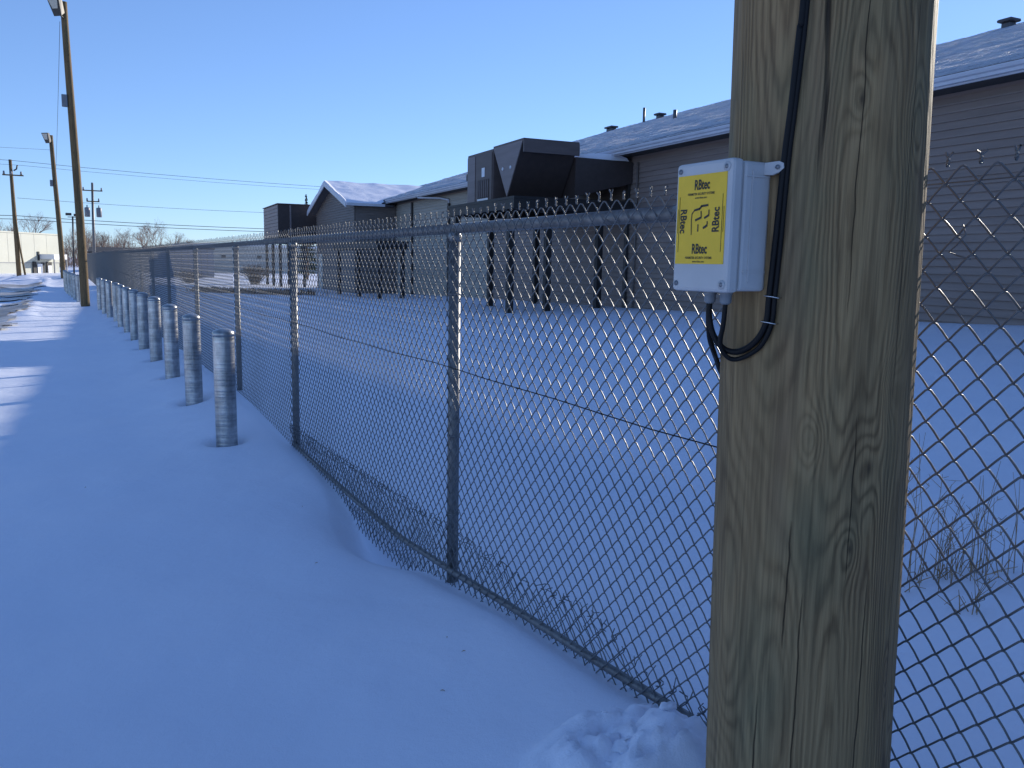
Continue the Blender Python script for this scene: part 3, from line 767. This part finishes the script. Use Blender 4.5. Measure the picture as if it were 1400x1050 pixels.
lg = MB(); nn = len(lo); lg.add([lug_pt(q, 0) for q in lo]+[lug_pt(q, .008) for q in lo], [tuple(range(nn))[::-1], tuple(range(nn, 2*nn))]+[(i,(i+1)%nn,nn+(i+1)%nn,nn+i) for i in range(nn)])
lgo = lg.build('mounting_lug', M['plastic'], box, .001)
lgs = MB(); lgs.tube([lug_pt((.023, 1.785), .0082), lug_pt((.023, 1.785), .0115)], .0042, 10); lgs.build('lug_screw', M['screw'], lgo)
for y, x in ((1.288, 1.13), (1.243, 1.13)):
    g_ = MB(); g_.tube([(x, y, Z0b+.003), (x, y, Z0b-.006), (x, y, Z0b-.0065), (x, y, Z0b-.019), (x, y, Z0b-.024)], [.0125,.0125,.0115,.0115,.007], 8); g_.build('cable_gland', M['gland'], box)
# sticker on the lid
SY0, SY1, SZ0, SZ1 = 1.203, 1.342, 1.606, 1.775
st = MB(); st.box(X0-.0012, X0-.0002, SY0, SY1, SZ0, SZ1); sticker = st.build('sticker', M['yellow'], box)
CY, CZ = (SY0+SY1)/2, (SZ0+SZ1)/2
def lettering(text, y, z, size, squeeze, rot=0., bold=.0, name='lettering'):
    cu = bpy.data.curves.new('lettering', 'FONT'); cu.body = text; cu.size = size; cu.align_x = 'CENTER'; cu.align_y = 'CENTER'; cu.offset = bold; cu.extrude = .0
    cu.resolution_u = 3
    tmp = bpy.data.objects.new('lettering', cu); C.objects.link(tmp)
    bpy.context.view_layer.update()
    me = bpy.data.meshes.new_from_object(tmp.evaluated_get(bpy.context.evaluated_depsgraph_get()))
    bpy.data.objects.remove(tmp)
    # text x -> -Y (reads left to right when seen from -X), text y -> +Z
    cr, sr = math.cos(rot), math.sin(rot)
    for v in me.vertices:
        a, b = v.co.x*squeeze, v.co.y; a, b = a*cr-b*sr, a*sr+b*cr
        v.co = (0, -a, b)
    me.materials.clear(); me.materials.append(M['ink'])
    o = bpy.data.objects.new(name, me); C.objects.link(o); o.parent = sticker
    o.location = Vector((X0-.0018, y, z)) - origin(sticker)
    return o
W_ = SY1-SY0
for zc, s in ((SZ1-.020, 1), (SZ0+.028, 1)):
    lettering('RBtec', CY-.002, zc, .0262, .70, 0, .0007)
    lettering('PERIMETER SECURITY SYSTEMS', CY, zc-.0165, .0062, .90, 0, .00012)
    lettering('www.rbtec.com', CY, zc-.0235, .0056, .95, 0, .0001)
lettering('RBtec', SY1-.020, CZ-.002, .0262, .74, -math.pi/2, .0007)
lettering('RBtec', SY0+.024, CZ-.002, .0262, .74, math.pi/2, .0007)
lg_ = MB()
def stroke(pts, w):
    # pts in sticker coordinates (right, up) metres from centre
    for (a, b) in zip(pts, pts[1:]):
        dx, dy = b[0]-a[0], b[1]-a[1]; L = math.hypot(dx, dy); nx, ny = -dy/L*w/2, dx/L*w/2
        ex, ey = dx/L*w*.2, dy/L*w*.2
        q = [(a[0]+nx-ex, a[1]+ny-ey), (b[0]+nx+ex, b[1]+ny+ey), (b[0]-nx+ex, b[1]-ny+ey), (a[0]-nx-ex, a[1]-ny-ey)]
        lg_.add([(X0-.0018, CY-p[0], CZ+p[1]) for p in q], [(0,1,2,3)])
k_ = .00118
stroke([(-20*k_,-24*k_),(-21*k_,0),(-20*k_,10*k_),(-14*k_,15*k_)], .0022)
stroke([(-14*k_,15*k_),(-2*k_,17*k_),(3*k_,21*k_),(18*k_,22*k_)], .0042)
stroke([(2*k_,13*k_),(3*k_,4*k_)], .003); stroke([(3*k_,3*k_),(-11*k_,-1*k_)], .0042)
stroke([(21*k_,14*k_),(21*k_,7*k_)], .003); stroke([(21*k_,6*k_),(11*k_,2*k_)], .0042)
stroke([(-4*k_,-8*k_),(-4*k_,-19*k_)], .003)
stroke([(18*k_,-4*k_),(18*k_,-9*k_)], .003); stroke([(18*k_,-10*k_),(9*k_,-14*k_)], .0045)
lg_.build('emblem', M['ink'], sticker)
for y, s in ((SY1-.008, 1), (SY0+.008, -1)):
    ln = MB(); ln.box(X0-.0019, X0-.0015, y-.0004, y+.0004, CZ-.062, CZ+.045)
    ln.box(X0-.0019, X0-.0015, y+s*.004-.0003, y+s*.004+.0003, CZ-.025, CZ+.022); ln.build('printed_line', M['ink'], sticker)
# cables
PCc = Vector((PC.x, PC.y, 0))
def on_pole(ang, z, lift):
    r = PR*(1.0+.015*(1.2-z))+lift; a = rad(ang)
    return (PC.x-.0159*(z-.4)+r*math.cos(a), PC.y+.0085*(z-.4)+r*math.sin(a), z)
def spline(P, n=8):
    P = [Vector(p) for p in P]; out = []
    for i in range(len(P)-1):
        p0, p1, p2, p3 = P[max(i-1,0)], P[i], P[i+1], P[min(i+2,len(P)-1)]
        for k in range(n):
            t = k/n; out.append(.5*((2*p1)+(-p0+p2)*t+(2*p0-5*p1+4*p2-p3)*t*t+(-p0+3*p1-3*p2+p3)*t*t*t))
    return out+[P[-1]]
c1 = [on_pole(-140,3.6,.007), on_pole(-148,2.5,.007), on_pole(-152.7,2.073,.007), on_pole(-154.1,2.022,.007), on_pole(-156.6,1.899,.007), on_pole(-159.2,1.80,.007), on_pole(-161.9,1.661,.007),
      on_pole(-164.5,1.546,.007), on_pole(-165.7,1.497,.007), on_pole(-171.9,1.460,.007), on_pole(177.7,1.437,.012), (1.150,1.262,1.440), (1.136,1.280,1.468), (1.130,1.288,1.505), (1.130,1.288,1.531)]
cb = MB(); cb.tube(spline(c1), .0062, 8)
tag(cb.build('cable', M['rubber'], None, loc=(1.19,1.17,1.6)), 'thicker black cable down the timber pole, looping up to the left gland of the box', 'cable', 'black cables on the timber pole')
c2 = [on_pole(-138.5,3.6,.005), on_pole(-146.3,2.5,.005), on_pole(-151.0,2.073,.005), on_pole(-154.6,1.899,.005), on_pole(-157.0,1.80,.005), on_pole(-159.2,1.661,.005),
      on_pole(-161.4,1.546,.005), on_pole(-162.6,1.496,.005), on_pole(-169.3,1.450,.005), on_pole(178,1.423,.010), (1.152,1.252,1.424), (1.136,1.258,1.45), (1.130,1.246,1.49), (1.130,1.243,1.531)]
cb = MB(); cb.tube(spline(c2), .0048, 8)
tag(cb.build('cable', M['rubber'], None, loc=(1.19,1.15,1.6)), 'thinner black cable down the timber pole, looping up to the right gland of the box', 'cable', 'black cables on the timber pole')
c3 = [(1.131,1.291,1.529), (1.134,1.293,1.49), (1.148,1.302,1.455), (1.185,1.330,1.425), (1.225,1.366,1.405), (1.29,1.415,1.36), (1.38,1.435,1.28), (1.50,1.455,1.17), (1.615,1.49,1.096)]
cb = MB(); cb.tube(spline(c3), .0055, 8)
tag(cb.build('cable', M['rubber'], None, loc=(1.2,1.35,1.4)), 'black lead from the grey box round behind the timber pole to the fence cable', 'cable', 'black cables on the timber pole')
for k, (ang, z) in enumerate(((-163.0, 1.548), (-164.3, 1.499))):
    sp = MB(); sp.tube([on_pole(ang-5.5,z+.001,.0), on_pole(ang-4,z,.011), on_pole(ang-1.5,z,.0155), on_pole(ang+1.5,z-.001,.0145), on_pole(ang+4,z-.003,.009), on_pole(ang+5,z-.003,.0)], .0011, 5)
    tag(sp.build('cable_staple', M['staple'], None, loc=on_pole(ang,z,0)), ('bright wire staple over the cables just below the right side of the grey box', 'bright wire staple low on the cable loop of the timber pole')[k], 'staple', 'staples over the cables')

# ------------------------------------------------------------------ snow chunks in the churned patch
ck_ = MB()
for k in range(13):
    x = 1.34+random.gauss(0,.15); y = 1.80+random.gauss(0,.10)
    if x > 1.53: x = 1.5
    r = random.choice((.006,.008,.010,.013,.017)) if k > 7 else random.uniform(.022,.042); vs_ = []; fs = []; ph0 = random.uniform(0,9)
    for i in range(7):
        ph = math.pi*i/6
        for j in range(10):
            q = 2*math.pi*j/10; rr = r*(1+.9*NZ(math.cos(q)*math.sin(ph)*1.6+ph0, math.sin(q)*math.sin(ph)*1.6+math.cos(ph)*1.6)+.35*NZ(q*2.2+ph0, ph*4))
            vs_.append((x+rr*math.sin(ph)*math.cos(q), y+rr*math.sin(ph)*math.sin(q), gz(x,y)-.05*r+rr*.62*math.cos(ph)))
    for i in range(6):
        for j in range(10): fs.append((i*10+j, i*10+(j+1)%10, (i+1)*10+(j+1)%10, (i+1)*10+j))
    ck_.add(vs_, fs, True)
tag(ck_.build('snow_crumbs', M['snow']), 'crumbs of broken snow in the churned patch at the foot of the timber pole', kind='stuff')

gr_ = MB(); random.seed(40)
for k in range(7):
    x, y = random.uniform(-1.1, 1.4), random.uniform(2.1, 7.0); a = random.uniform(0,6.28); L = random.uniform(.006,.02); z = gz(x,y)+.002
    gr_.tube([(x,y,z),(x+math.cos(a)*L*.5,y+math.sin(a)*L*.5,z+.004),(x+math.cos(a)*L,y+math.sin(a)*L,z+.001)], [.0008,.002,.0008], 4)
tag(gr_.build('plant_scraps', M['dry_weed']), 'tiny scraps of dry plant lying on the snow of the path', kind='stuff')

# ------------------------------------------------------------------ dry weeds behind the fence
def weed(x, y, h, n, label, lean=.12):
    mb = MB()
    for k in range(n):
        sp = 1 if n > 9 else .3; bx, by = x+random.gauss(0,.075)*sp, y+random.gauss(0,.06)*sp; hh = .72*h*random.uniform(.3,1)
        a = random.uniform(0,6.28); l = random.uniform(0,lean)*hh
        pts = [(bx,by,gz(bx,by)-.05)]
        for t in (.35,.7,1): pts.append((bx+math.cos(a)*l*t*t+random.gauss(0,.006), by+math.sin(a)*l*t*t+random.gauss(0,.006), gz(bx,by)+hh*t))
        mb.tube(pts, [.0024,.0020,.0015,.0009], 4)
        if random.random() < .3:
            p = Vector(pts[2]); q = random.uniform(0,6.28)
            for _ in range(random.randint(1,4)):
                q += random.uniform(.8,2); e = p+Vector((math.cos(q)*.06, math.sin(q)*.06, random.uniform(.03,.11)))
                mb.tube([p, e], [.0018,.001], 3)
                for _ in range(3): mb.tube([e, e+Vector((random.gauss(0,.02),random.gauss(0,.02),random.uniform(0,.03)))], [.0014,.0008], 3)
                p = p.lerp(Vector(pts[3]), .35)
    # broken bits at the base
    for k in range(n//2):
        sp = 1 if n > 9 else .4; bx, by = x+random.gauss(0,.055)*sp, y+random.gauss(0,.05)*sp; q = random.uniform(0,6.28); L = random.uniform(.04,.16)
        z = gz(bx,by); mb.tube([(bx,by,z-.02),(bx+math.cos(q)*L*.5,by+math.sin(q)*L*.5,z+random.uniform(.02,.10)),(bx+math.cos(q)*L,by+math.sin(q)*L,z+random.uniform(-.01,.08))], [.003,.0025,.0015], 3)
    o = mb.build('dry_weed', M['dry_weed'], None, loc=(x,y,gz(x,y)))
    return tag(o, label, 'weed', 'dry weeds standing in the snow behind the fence')
weed(3.18, 2.42, .50, 14, 'short clump of dry brown weed stems showing right beside the timber pole behind the fence')
weed(3.42, 2.44, 1.10, 10, 'tall thin dry weed stems behind the fence, tallest of the clumps right of the pole', .10)
weed(3.62, 2.38, .55, 22, 'dense dark tuft of bent dry stalks in the snow behind the fence', .5)
weed(3.80, 2.30, .80, 16, 'dry weed clump at the right edge of the view behind the fence', .2)
weed(4.02, 2.12, .85, 14, 'dry weed clump beyond the right edge behind the fence', .2)
weed(3.30, 2.05, .18, 6, 'few broken stalks lying low on the snow behind the fence', .8)
weed(3.75, 1.95, .22, 7, 'small broken stalks poking from the snow in front of the taller weeds', .8)
weed(3.85, 2.85, .75, 7, 'wiry weed with branched seed heads standing behind the other clumps', .25)

# ------------------------------------------------------------------ timber light poles down the fence
def light_pole(px, py, zb, tx, ty, ztop, r0, r1, lamp, boxz, label, flip=1):
    t = thing('light_pole', (px, py, zb), label, 'pole', 'timber light poles along the fence')
    pb = MB(); n = 24; P = []
    for i in range(n+1):
        k = i/n; P.append((px+(tx-px)*k+.02*math.sin(k*5), py+(ty-py)*k, zb-.5+(ztop-zb+.5)*k))
    pb.tube(P, [r0+(r1-r0)*i/n for i in range(n+1)], 16); pb.build('pole', M['pole_wood_far'], t)
    # floodlight: arm, tapered housing, glass
    Lx, Ly, Lz = tx, ty, ztop
    am = MB(); am.tube([(Lx-.05,Ly-.1,Lz-.55),(Lx-.16,Ly-.15,Lz-.45),(Lx-.2,Ly-.16,Lz-.25)], .03, 6); am.build('arm', M['lamp_metal'], t)
    nv = Vector((-.62, -.70, -.36)).normalized(); bv = nv.cross(Vector((0,0,1))).normalized(); cv = bv.cross(nv)
    ctr = Vector((Lx-.24, Ly-.22, Lz-.16))
    def q(a, b, c): return tuple(ctr + (nv*a + bv*b + cv*c)*lamp)
    h = MB(q); h.add([(-.16,-.10,-.30),(-.16,.10,-.30),(-.18,.14,.22),(-.18,-.14,.22),(.10,-.15,-.36),(.10,.15,-.36),(.10,.25,.30),(.10,-.25,.30)],
                     [(0,1,2,3),(7,6,5,4),(0,4,5,1),(1,5,6,2),(2,6,7,3),(3,7,4,0)]); h.build('lamp_head', M['lamp_metal'], t, .02)
    gl = MB(q); gl.add([(.104,-.10,-.12),(.104,.10,-.12),(.104,.2,.25),(.104,-.2,.25),(.116,-.10,-.12),(.116,.10,-.12),(.116,.2,.25),(.116,-.2,.25)],
                       [(3,2,1,0),(4,5,6,7),(0,1,5,4),(1,2,6,5),(2,3,7,6),(3,0,4,7)]); gl.build('lamp_glass', M['lamp_glass'], t)
    kx = (boxz-zb)/(ztop-zb); bx = px+(tx-px)*kx
    cbx = MB(); cbx.box(bx-r0-.14, bx-r0+.04, py-.14, py+.02, boxz-.2, boxz+.2); cbx.build('control_box', M['xfmr'], t, .02)
    return t
light_pole(.60, 33.3, -.1, .46, 33.3, 10.05, .150, .105, 1.0, 6.83, 'tall leaning timber pole with a floodlight at its top beside the far bollards')
light_pole(-.05, 62, -.1, -.30, 62, 9.15, .165, .12, 1.0, 6.18, 'farther timber pole with a floodlight, left of the tall leaning one')
# floodlight on top of the near pole is out of view above: arm and head kept simple but whole
t_ = MB(); t_.tube([(PC.x-.1,PC.y,9.2),(PC.x-.3,PC.y-.1,9.4)], .03, 6); t_.build('lamp_arm', M['lamp_metal'], pole)

# ------------------------------------------------------------------ utility poles and wires
pa = thing('utility_pole', (-2.9, 70, 0), 'slim dark utility pole with crossarm and side strut before the cream warehouse', 'pole', 'utility poles along the street')
p_ = MB(); p_.tube([(-2.88,70,-.3),(-2.92,70,4),(-2.97,70,8.25)], [.16,.14,.10], 10); p_.build('pole', M['pole_wood_far'], pa)
p_ = MB(); p_.box(-3.5,-2.2,69.82,69.88,7.13,7.22); p_.build('crossarm', M['pole_wood_far'], pa)
for x in (-3.4,-2.95,-2.35):
    i_ = MB(); i_.tube([(x,69.85,7.22),(x,69.85,7.45)], [.07,.05], 8); i_.build('insulator', M['xfmr'], pa)
p_ = MB(); p_.tube([(-2.8,70.0,7.5),(-2.62,70,7.62),(-2.55,70,7.9)], .05, 6); p_.build('bracket', M['lamp_metal'], pa)
gw = MB(); gw.tube([(-2.9,69.9,4.6),(-2.72,69.9,2.2),(-2.5,69.9,.2)], [.06,.06,.07], 6); gw.build('guy_strut', M['pole_wood_far'], pa)
pb2 = thing('utility_pole', (2.6, 90, 0), 'utility pole with crossarm and two grey transformers beyond the far bollards', 'pole', 'utility poles along the street')
p_ = MB(); p_.tube([(2.55,90,-.3),(2.75,90,8.5)], [.16,.10], 10); p_.build('pole', M['galv_dark'], pb2)
for z, a in ((7.75,.85),(6.75,.55)):
    p_ = MB(); p_.box(2.73-a,2.73+a,89.8,89.88,z-.05,z+.05); p_.build('crossarm', M['pole_wood_far'], pb2)
    for s in (-1,1):
        i_ = MB(); i_.tube([(2.73+s*a*.9,89.84,z+.05),(2.73+s*a*.9,89.84,z+.3)], [.08,.05], 8); i_.build('insulator', M['xfmr'], pb2)
for s in (-1,1):
    x = 2.7+s*.5
    tr = MB(); tr.lathe([(.20,0),(.24,.05),(.24,.8),(.2,.88)], (x,89.8,5.3), 12); tr.build('transformer', M['xfmr'], pb2)
    bu = MB(); bu.tube([(x,89.8,6.18),(x,89.8,6.4)], .05, 6); bu.build('bushing', M['xfmr'], pb2)
sp_ = thing('light_pole', (.8, 85, 0), 'slender dark metal light pole with two floodlights between the leaning timber poles', 'pole')
p_ = MB(); p_.tube([(.75,85,-.3),(.9,85,5.1)], .07, 8); p_.build('pole', M['lamp_metal'], sp_)
for s in (-1,1):
    h_ = MB(); h_.box(.9+s*.32-.24,.9+s*.32+.24,84.8,85.1,5.1+.06*(s<0),5.32+.06*(s<0)); h_.build('lamp_head', M['lamp_metal'], sp_, .03)
h_ = MB(); h_.box(.5,1.3,84.95,85.03,5.0,5.06); h_.build('crossarm', M['lamp_metal'], sp_)
def wire(P, r, label):
    out = []
    for a, b in zip(P, P[1:]):
        a, b = Vector(a), Vector(b)
        for k in range(8):
            t = k/8; q = a.lerp(b, t); q.z -= .25*4*t*(1-t)*((b-a).length/30); out.append(q)
    out.append(Vector(P[-1])); mb = MB(); mb.tube(out, r, 5)
    tag(mb.build('power_line', M['power'], None, loc=tuple(out[0])), label, 'power line', 'overhead power lines')
wire([(-60,66,9.6),(-2.9,70,8.20),(32,70,7.75),(80,78,9)], .014, 'topmost overhead wire crossing from the left utility pole to behind the gable')
wire([(-60,66,9.1),(-2.4,70,7.9),(32,70,7.55),(80,78,8.7)], .010, 'faint second overhead wire just below the topmost one')
wire([(-2.7,70,5.62),(24,70,5.50),(60,76,6)], .012, 'single overhead wire at mid height starting at the left utility pole')
wire([(-60,66,4.9),(-2.9,70,4.38),(26,70,4.22),(80,78,5)], .022, 'thicker upper cable of the low pair of overhead cables')
wire([(-60,66,4.6),(-2.9,70,4.14),(26,70,4.0),(80,78,4.7)], .022, 'lower cable of the low pair of overhead cables')
wire([(-50,58,8.4),(-.3,62,8.25)], .008, 'thin wire from the left edge to the farther floodlight pole')
wire([(.30,33.3,9.4),(-.25,62,5.9)], .008, 'thin wire hanging from the tall floodlight pole toward the farther one')

# ------------------------------------------------------------------ far buildings
def far_box(name, label, cat, A, ang, L, dep, z0, z1, parts):
    """A: near right-hand ground corner; wall runs L metres along azimuth ang (deg from +Y clockwise), depth dep behind"""
    a = rad(ang); dx, dy = math.sin(a), math.cos(a); nx, ny = -dy*-1, dx*-1   # n = to the right of the run
    nx, ny = dy, -dx
    F = lambda u, v, z: (A[0]+dx*u+nx*v, A[1]+dy*u+ny*v, z)
    t = thing(name, F(L/2, dep/2, 0), label, cat); parts(t, F); return t
# cream warehouse, wall running back along azimuth 210 (towards the camera's left)
def wh(t, F):
    MB(F).box(0, 46, .0, 30, .9, 3.72).build('wall', M['cream'], t)
    MB(F).box(0, 46, .04, 29.96, -.8, .897).build('lower_wall', M['cream_low'], t)
    MB(F).box(-.1, 46.1, -.06, 30.06, 3.723, 3.86).build('roof_trim', M['cream'], t)
    MB(F).box(0, 46, -.015, .038, .86, .92).build('seam_trim', M['xfmr'], t)
    for k in range(1, 23):
        MB(F).box(k*2-.03, k*2+.03, -.012, -.002, .93, 3.70).build('wall_seam', M['cream'], t)
    # loading area: canopy, dark door, white panels
    MB(F).box(1.2, 3.4, -1.6, -.08, 1.25, 1.75).build('canopy', M['white_panel'], t)
    MB(F).box(3.45, 3.65, -.12, -.03, 1.1, 2.0).build('wall_lamp', M['dark_open'], t)
    for a, b, z, mm in ((1.5,2.35,.95,'dark_open'),(2.7,3.1,.9,'dark_open'),(4.0,4.5,1.0,'dark_open')):
        MB(F).box(a, b, -.10, -.021, -.6, z).build('door', M[mm], t)
    for a, b, z in ((1.62,2.2,.6),(3.15,3.9,.78)):
        MB(F).box(a, b, -.16, -.101, -.6, z).build('door_panel', M['white_panel'], t)
    MB(F).box(1.2, 1.3, -1.6, -1.5, -.6, 1.247).build('canopy_post', M['xfmr'], t)
    MB(F).box(3.3, 3.4, -1.6, -1.5, -.6, 1.247).build('canopy_post', M['xfmr'], t)
far_box('warehouse', 'cream metal clad warehouse at the far left with a white canopy over its doors', 'warehouse', (-.40,101), 212, 46, 30, 0, 4, wh)
def shed(t, F):
    MB(F).box(0, 9, 0, 14, -.8, 1.95).build('wall', M['blue_panel'], t)
    MB(F).prism([(-.5, 1.95), (-.5, 2.15), (7, 2.75), (14.5, 2.15), (14.5, 1.95)], -.3, 9.3, 0).build('roof', M['dark_roof'], t)
    for k in range(3): MB(F).box(1.5+k*2.7, 2.3+k*2.7, -.04, -.003, .1, 1.5).build('window', M['white_panel'], t)
far_box('shed', 'long low shed with a dark roof beyond the far end of the fence', 'shed', (2.7,106), 93, 9, 14, 0, 3, lambda t, F: shed(t, lambda u, v, z: F(u, -v, z)))
def bshed(t, F):
    MB(F).box(0, 4.4, 0, 8, -.6, 2.40).build('wall', M['blue_panel'], t)
    for k in range(1,8): MB(F).box(k*.55-.02, k*.55+.02, -.03, -.003, -.5, 2.38).build('wall_seam', M['xfmr'], t)
    MB(F).box(-.1, 4.5, -.1, 8.1, 2.403, 2.55).build('roof', M['dark_roof'], t)
far_box('blue_shed', 'blue grey metal shed seen through the fence left of the pale building', 'shed', (7.6,80), 88, 4.4, 8, 0, 3, lambda t, F: bshed(t, lambda u, v, z: F(u, -v, z)))
def pale(t, F):
    MB(F).box(0, 26, 0, 14, -.6, 3.15).build('wall', M['pale_wall'], t)
    MB(F).box(-.1, 26.1, -.1, 14.1, 3.153, 3.45).build('roof_trim', M['white_panel'], t)
    for a in (1.2, 2.6, 7, 12, 17): MB(F).box(a, a+.5, -.05, -.003, 1.7, 2.05).build('window', M['dark_open'], t)
far_box('pale_building', 'pale beige building with small windows behind the bare shrub, seen through the fence', 'building', (14.5,108), 84, 26, 14, 0, 3, lambda t, F: pale(t, lambda u, v, z: F(u, -v, z)))

# ------------------------------------------------------------------ bare trees, shrubs, brush
def branchy(mb, p, d, L, r, depth, spread=.55):
    q = p + d*L; mb.tube([p, p.lerp(q, .5)+Vector((random.gauss(0,.03)*L,random.gauss(0,.03)*L,0)), q], [r, r*.8, r*.6], 4 if depth > 1 else 3, cap=False)
    if depth == 0: return
    for k in range(random.randint(2, 4)):
        dd = (d + Vector((random.gauss(0,spread), random.gauss(0,spread), random.gauss(.1,spread*.6)))).normalized()
        branchy(mb, p.lerp(q, random.uniform(.55,1.0)), dd, L*random.uniform(.6,.82), r*.58, depth-1, spread)
def bare_tree(x, y, h, label, group='bare trees beyond the buildings', depth=5, kind='bare_tree'):
    z = -.2; t = thing(kind, (x,y,z), label, 'tree', group)
    tr = MB(); tr.tube([(x,y,z),(x+random.gauss(0,.1),y,z+h*.2),(x,y,z+h*.36)], [h*.022,h*.018,h*.014], 7); tr.build('trunk', M['bark'], t)
    cr = MB()
    for k in range(4):
        a = random.uniform(0,6.28)
        branchy(cr, Vector((x,y,z+h*random.uniform(.2,.36))), Vector((math.cos(a)*.45, math.sin(a)*.45, 1)).normalized(), h*.24, h*.008, depth, .45)
    cr.build('crown', M['twig'], t); return t
random.seed(11)
for x, y, h, lab in ((-7.4,140,7.4,'bare brown tree at the left edge above the cream warehouse roof'), (-3.6,140,8.8,'bare rounded tree behind the cream warehouse roof, right of the slim utility pole'),
                     (1.4,150,6.8,'low brown bare tree between the two leaning timber poles'), (3.1,140,6.8,'brown bare tree just left of the transformer pole'), (5.4,150,7.4,'brown bare tree just right of the transformer pole'),
                     (8.6,150,7.6,'tall bare tree behind the long low shed, left of the gap in the tree line'), (11.6,145,7.8,'full bare tree behind the right half of the long low shed'),
                     (13.6,150,8.2,'narrow bare tree with a pointed top right of the long low shed'), (16.0,155,7.0,'bare tree at the right end of the tree line above the fence rail'),
                     (19.5,160,6.6,'small bare tree behind the pale beige building')):
    bare_tree(x, y, h, lab)
# far scrub along the horizon reads as one mass
wb_ = MB(); random.seed(5)
for k in range(4200):
    x = random.uniform(-40, 60); y = random.uniform(150, 190); h = random.uniform(2.6, 5.2)+2.2*max(0, math.sin(x*.21+.6)*math.sin(x*.083))
    p = Vector((x,y,-.3)); q = p+Vector((random.gauss(0,.5),random.gauss(0,.3),h))
    wb_.tube([p, q], [.05,.012], 3, cap=False)
    for j in range(2):
        s = p.lerp(q, random.uniform(.4,.8)); wb_.tube([s, s+Vector((random.gauss(0,.6),random.gauss(0,.4),random.uniform(.4,1.3)))], [.025,.01], 3, cap=False)
tag(wb_.build('far_scrub', M['twig']), 'belt of bare brown scrub along the horizon', kind='stuff')
def shrub(x, y, h, w, label, n=150):
    t = thing('bare_shrub', (x,y,gz(x,y)), label, 'shrub'); mb = MB()
    for k in range(n):
        a = random.uniform(0,6.28); s = random.random()**.5
        e = Vector((x+math.cos(a)*w*s, y+math.sin(a)*w*s, gz(x,y)+h*(1-.35*s*s)*random.uniform(.7,1)))
        p = Vector((x+random.gauss(0,.12), y+random.gauss(0,.12), gz(x,y)-.1)); md = p.lerp(e,.5)+Vector((random.gauss(0,.08),random.gauss(0,.08),.15*h))
        mb.tube([p,md,e],[.022,.014,.006],3,cap=False)
        for j in range(4):
            b = md.lerp(e, random.uniform(.2,1)); mb.tube([b,b+Vector((random.gauss(0,.16),random.gauss(0,.16),random.uniform(0,.25)))],[.01,.005],3,cap=False)
    mb.build('twigs', M['brush'], t); return t
random.seed(21)
shrub(11.7, 60, 1.5, 1.35, 'dome shaped dark bare shrub in the snow in front of the pale building')
shrub(7.6, 62, .9, 1.2, 'low straggling brown shrub left of the dome shaped one behind the fence', 90)
br_ = MB()
for k in range(900):
    u = random.random(); x = 6.0+4.6*u+random.gauss(0,.25); y = 46-5.5*u+random.gauss(0,.5); z = gz(x,y); a = random.uniform(0,6.28); L = random.uniform(.1,.4)
    br_.tube([(x,y,z-.05),(x+math.cos(a)*L*.5,y+math.sin(a)*L*.5,z+random.uniform(.05,.28)),(x+math.cos(a)*L,y+math.sin(a)*L,z+random.uniform(.0,.3))],[.018,.014,.006],3,cap=False)
tag(br_.build('brown_brush', M['brush']), 'strip of flattened brown brush in the snow beyond the fence', kind='stuff')
# spruce behind the far unit
spx, spy = 19.15, 75
ts = thing('spruce_tree', (spx,spy,-.2), 'dark spruce whose pointed tip shows above the far box unit', 'tree')
tk = MB(); tk.tube([(spx,spy,-.3),(spx,spy,7.3)], [.14,.02], 7); tk.build('trunk', M['bark'], ts)
cr = MB(); random.seed(3)
for k in range(900):
    z = random.uniform(.6,7.35); rr = (7.6-z)*.20+.04; a = random.uniform(0,6.28); s = random.uniform(.3,1)
    p = Vector((spx,spy,z)); e = p+Vector((math.cos(a)*rr*s, math.sin(a)*rr*s, -.22*rr*s)); sd_ = Vector((-math.sin(a),math.cos(a),0))*.06
    cr.add([p.lerp(e,.3)-sd_, p.lerp(e,.3)+sd_, e+Vector((0,0,.02)), p.lerp(e,.6)-Vector((0,0,.08))], [(0,1,2),(0,2,3)])
cr.build('crown', M['needle'], ts)
print('faces', sum(len(m_.polygons) for m_ in bpy.data.meshes))
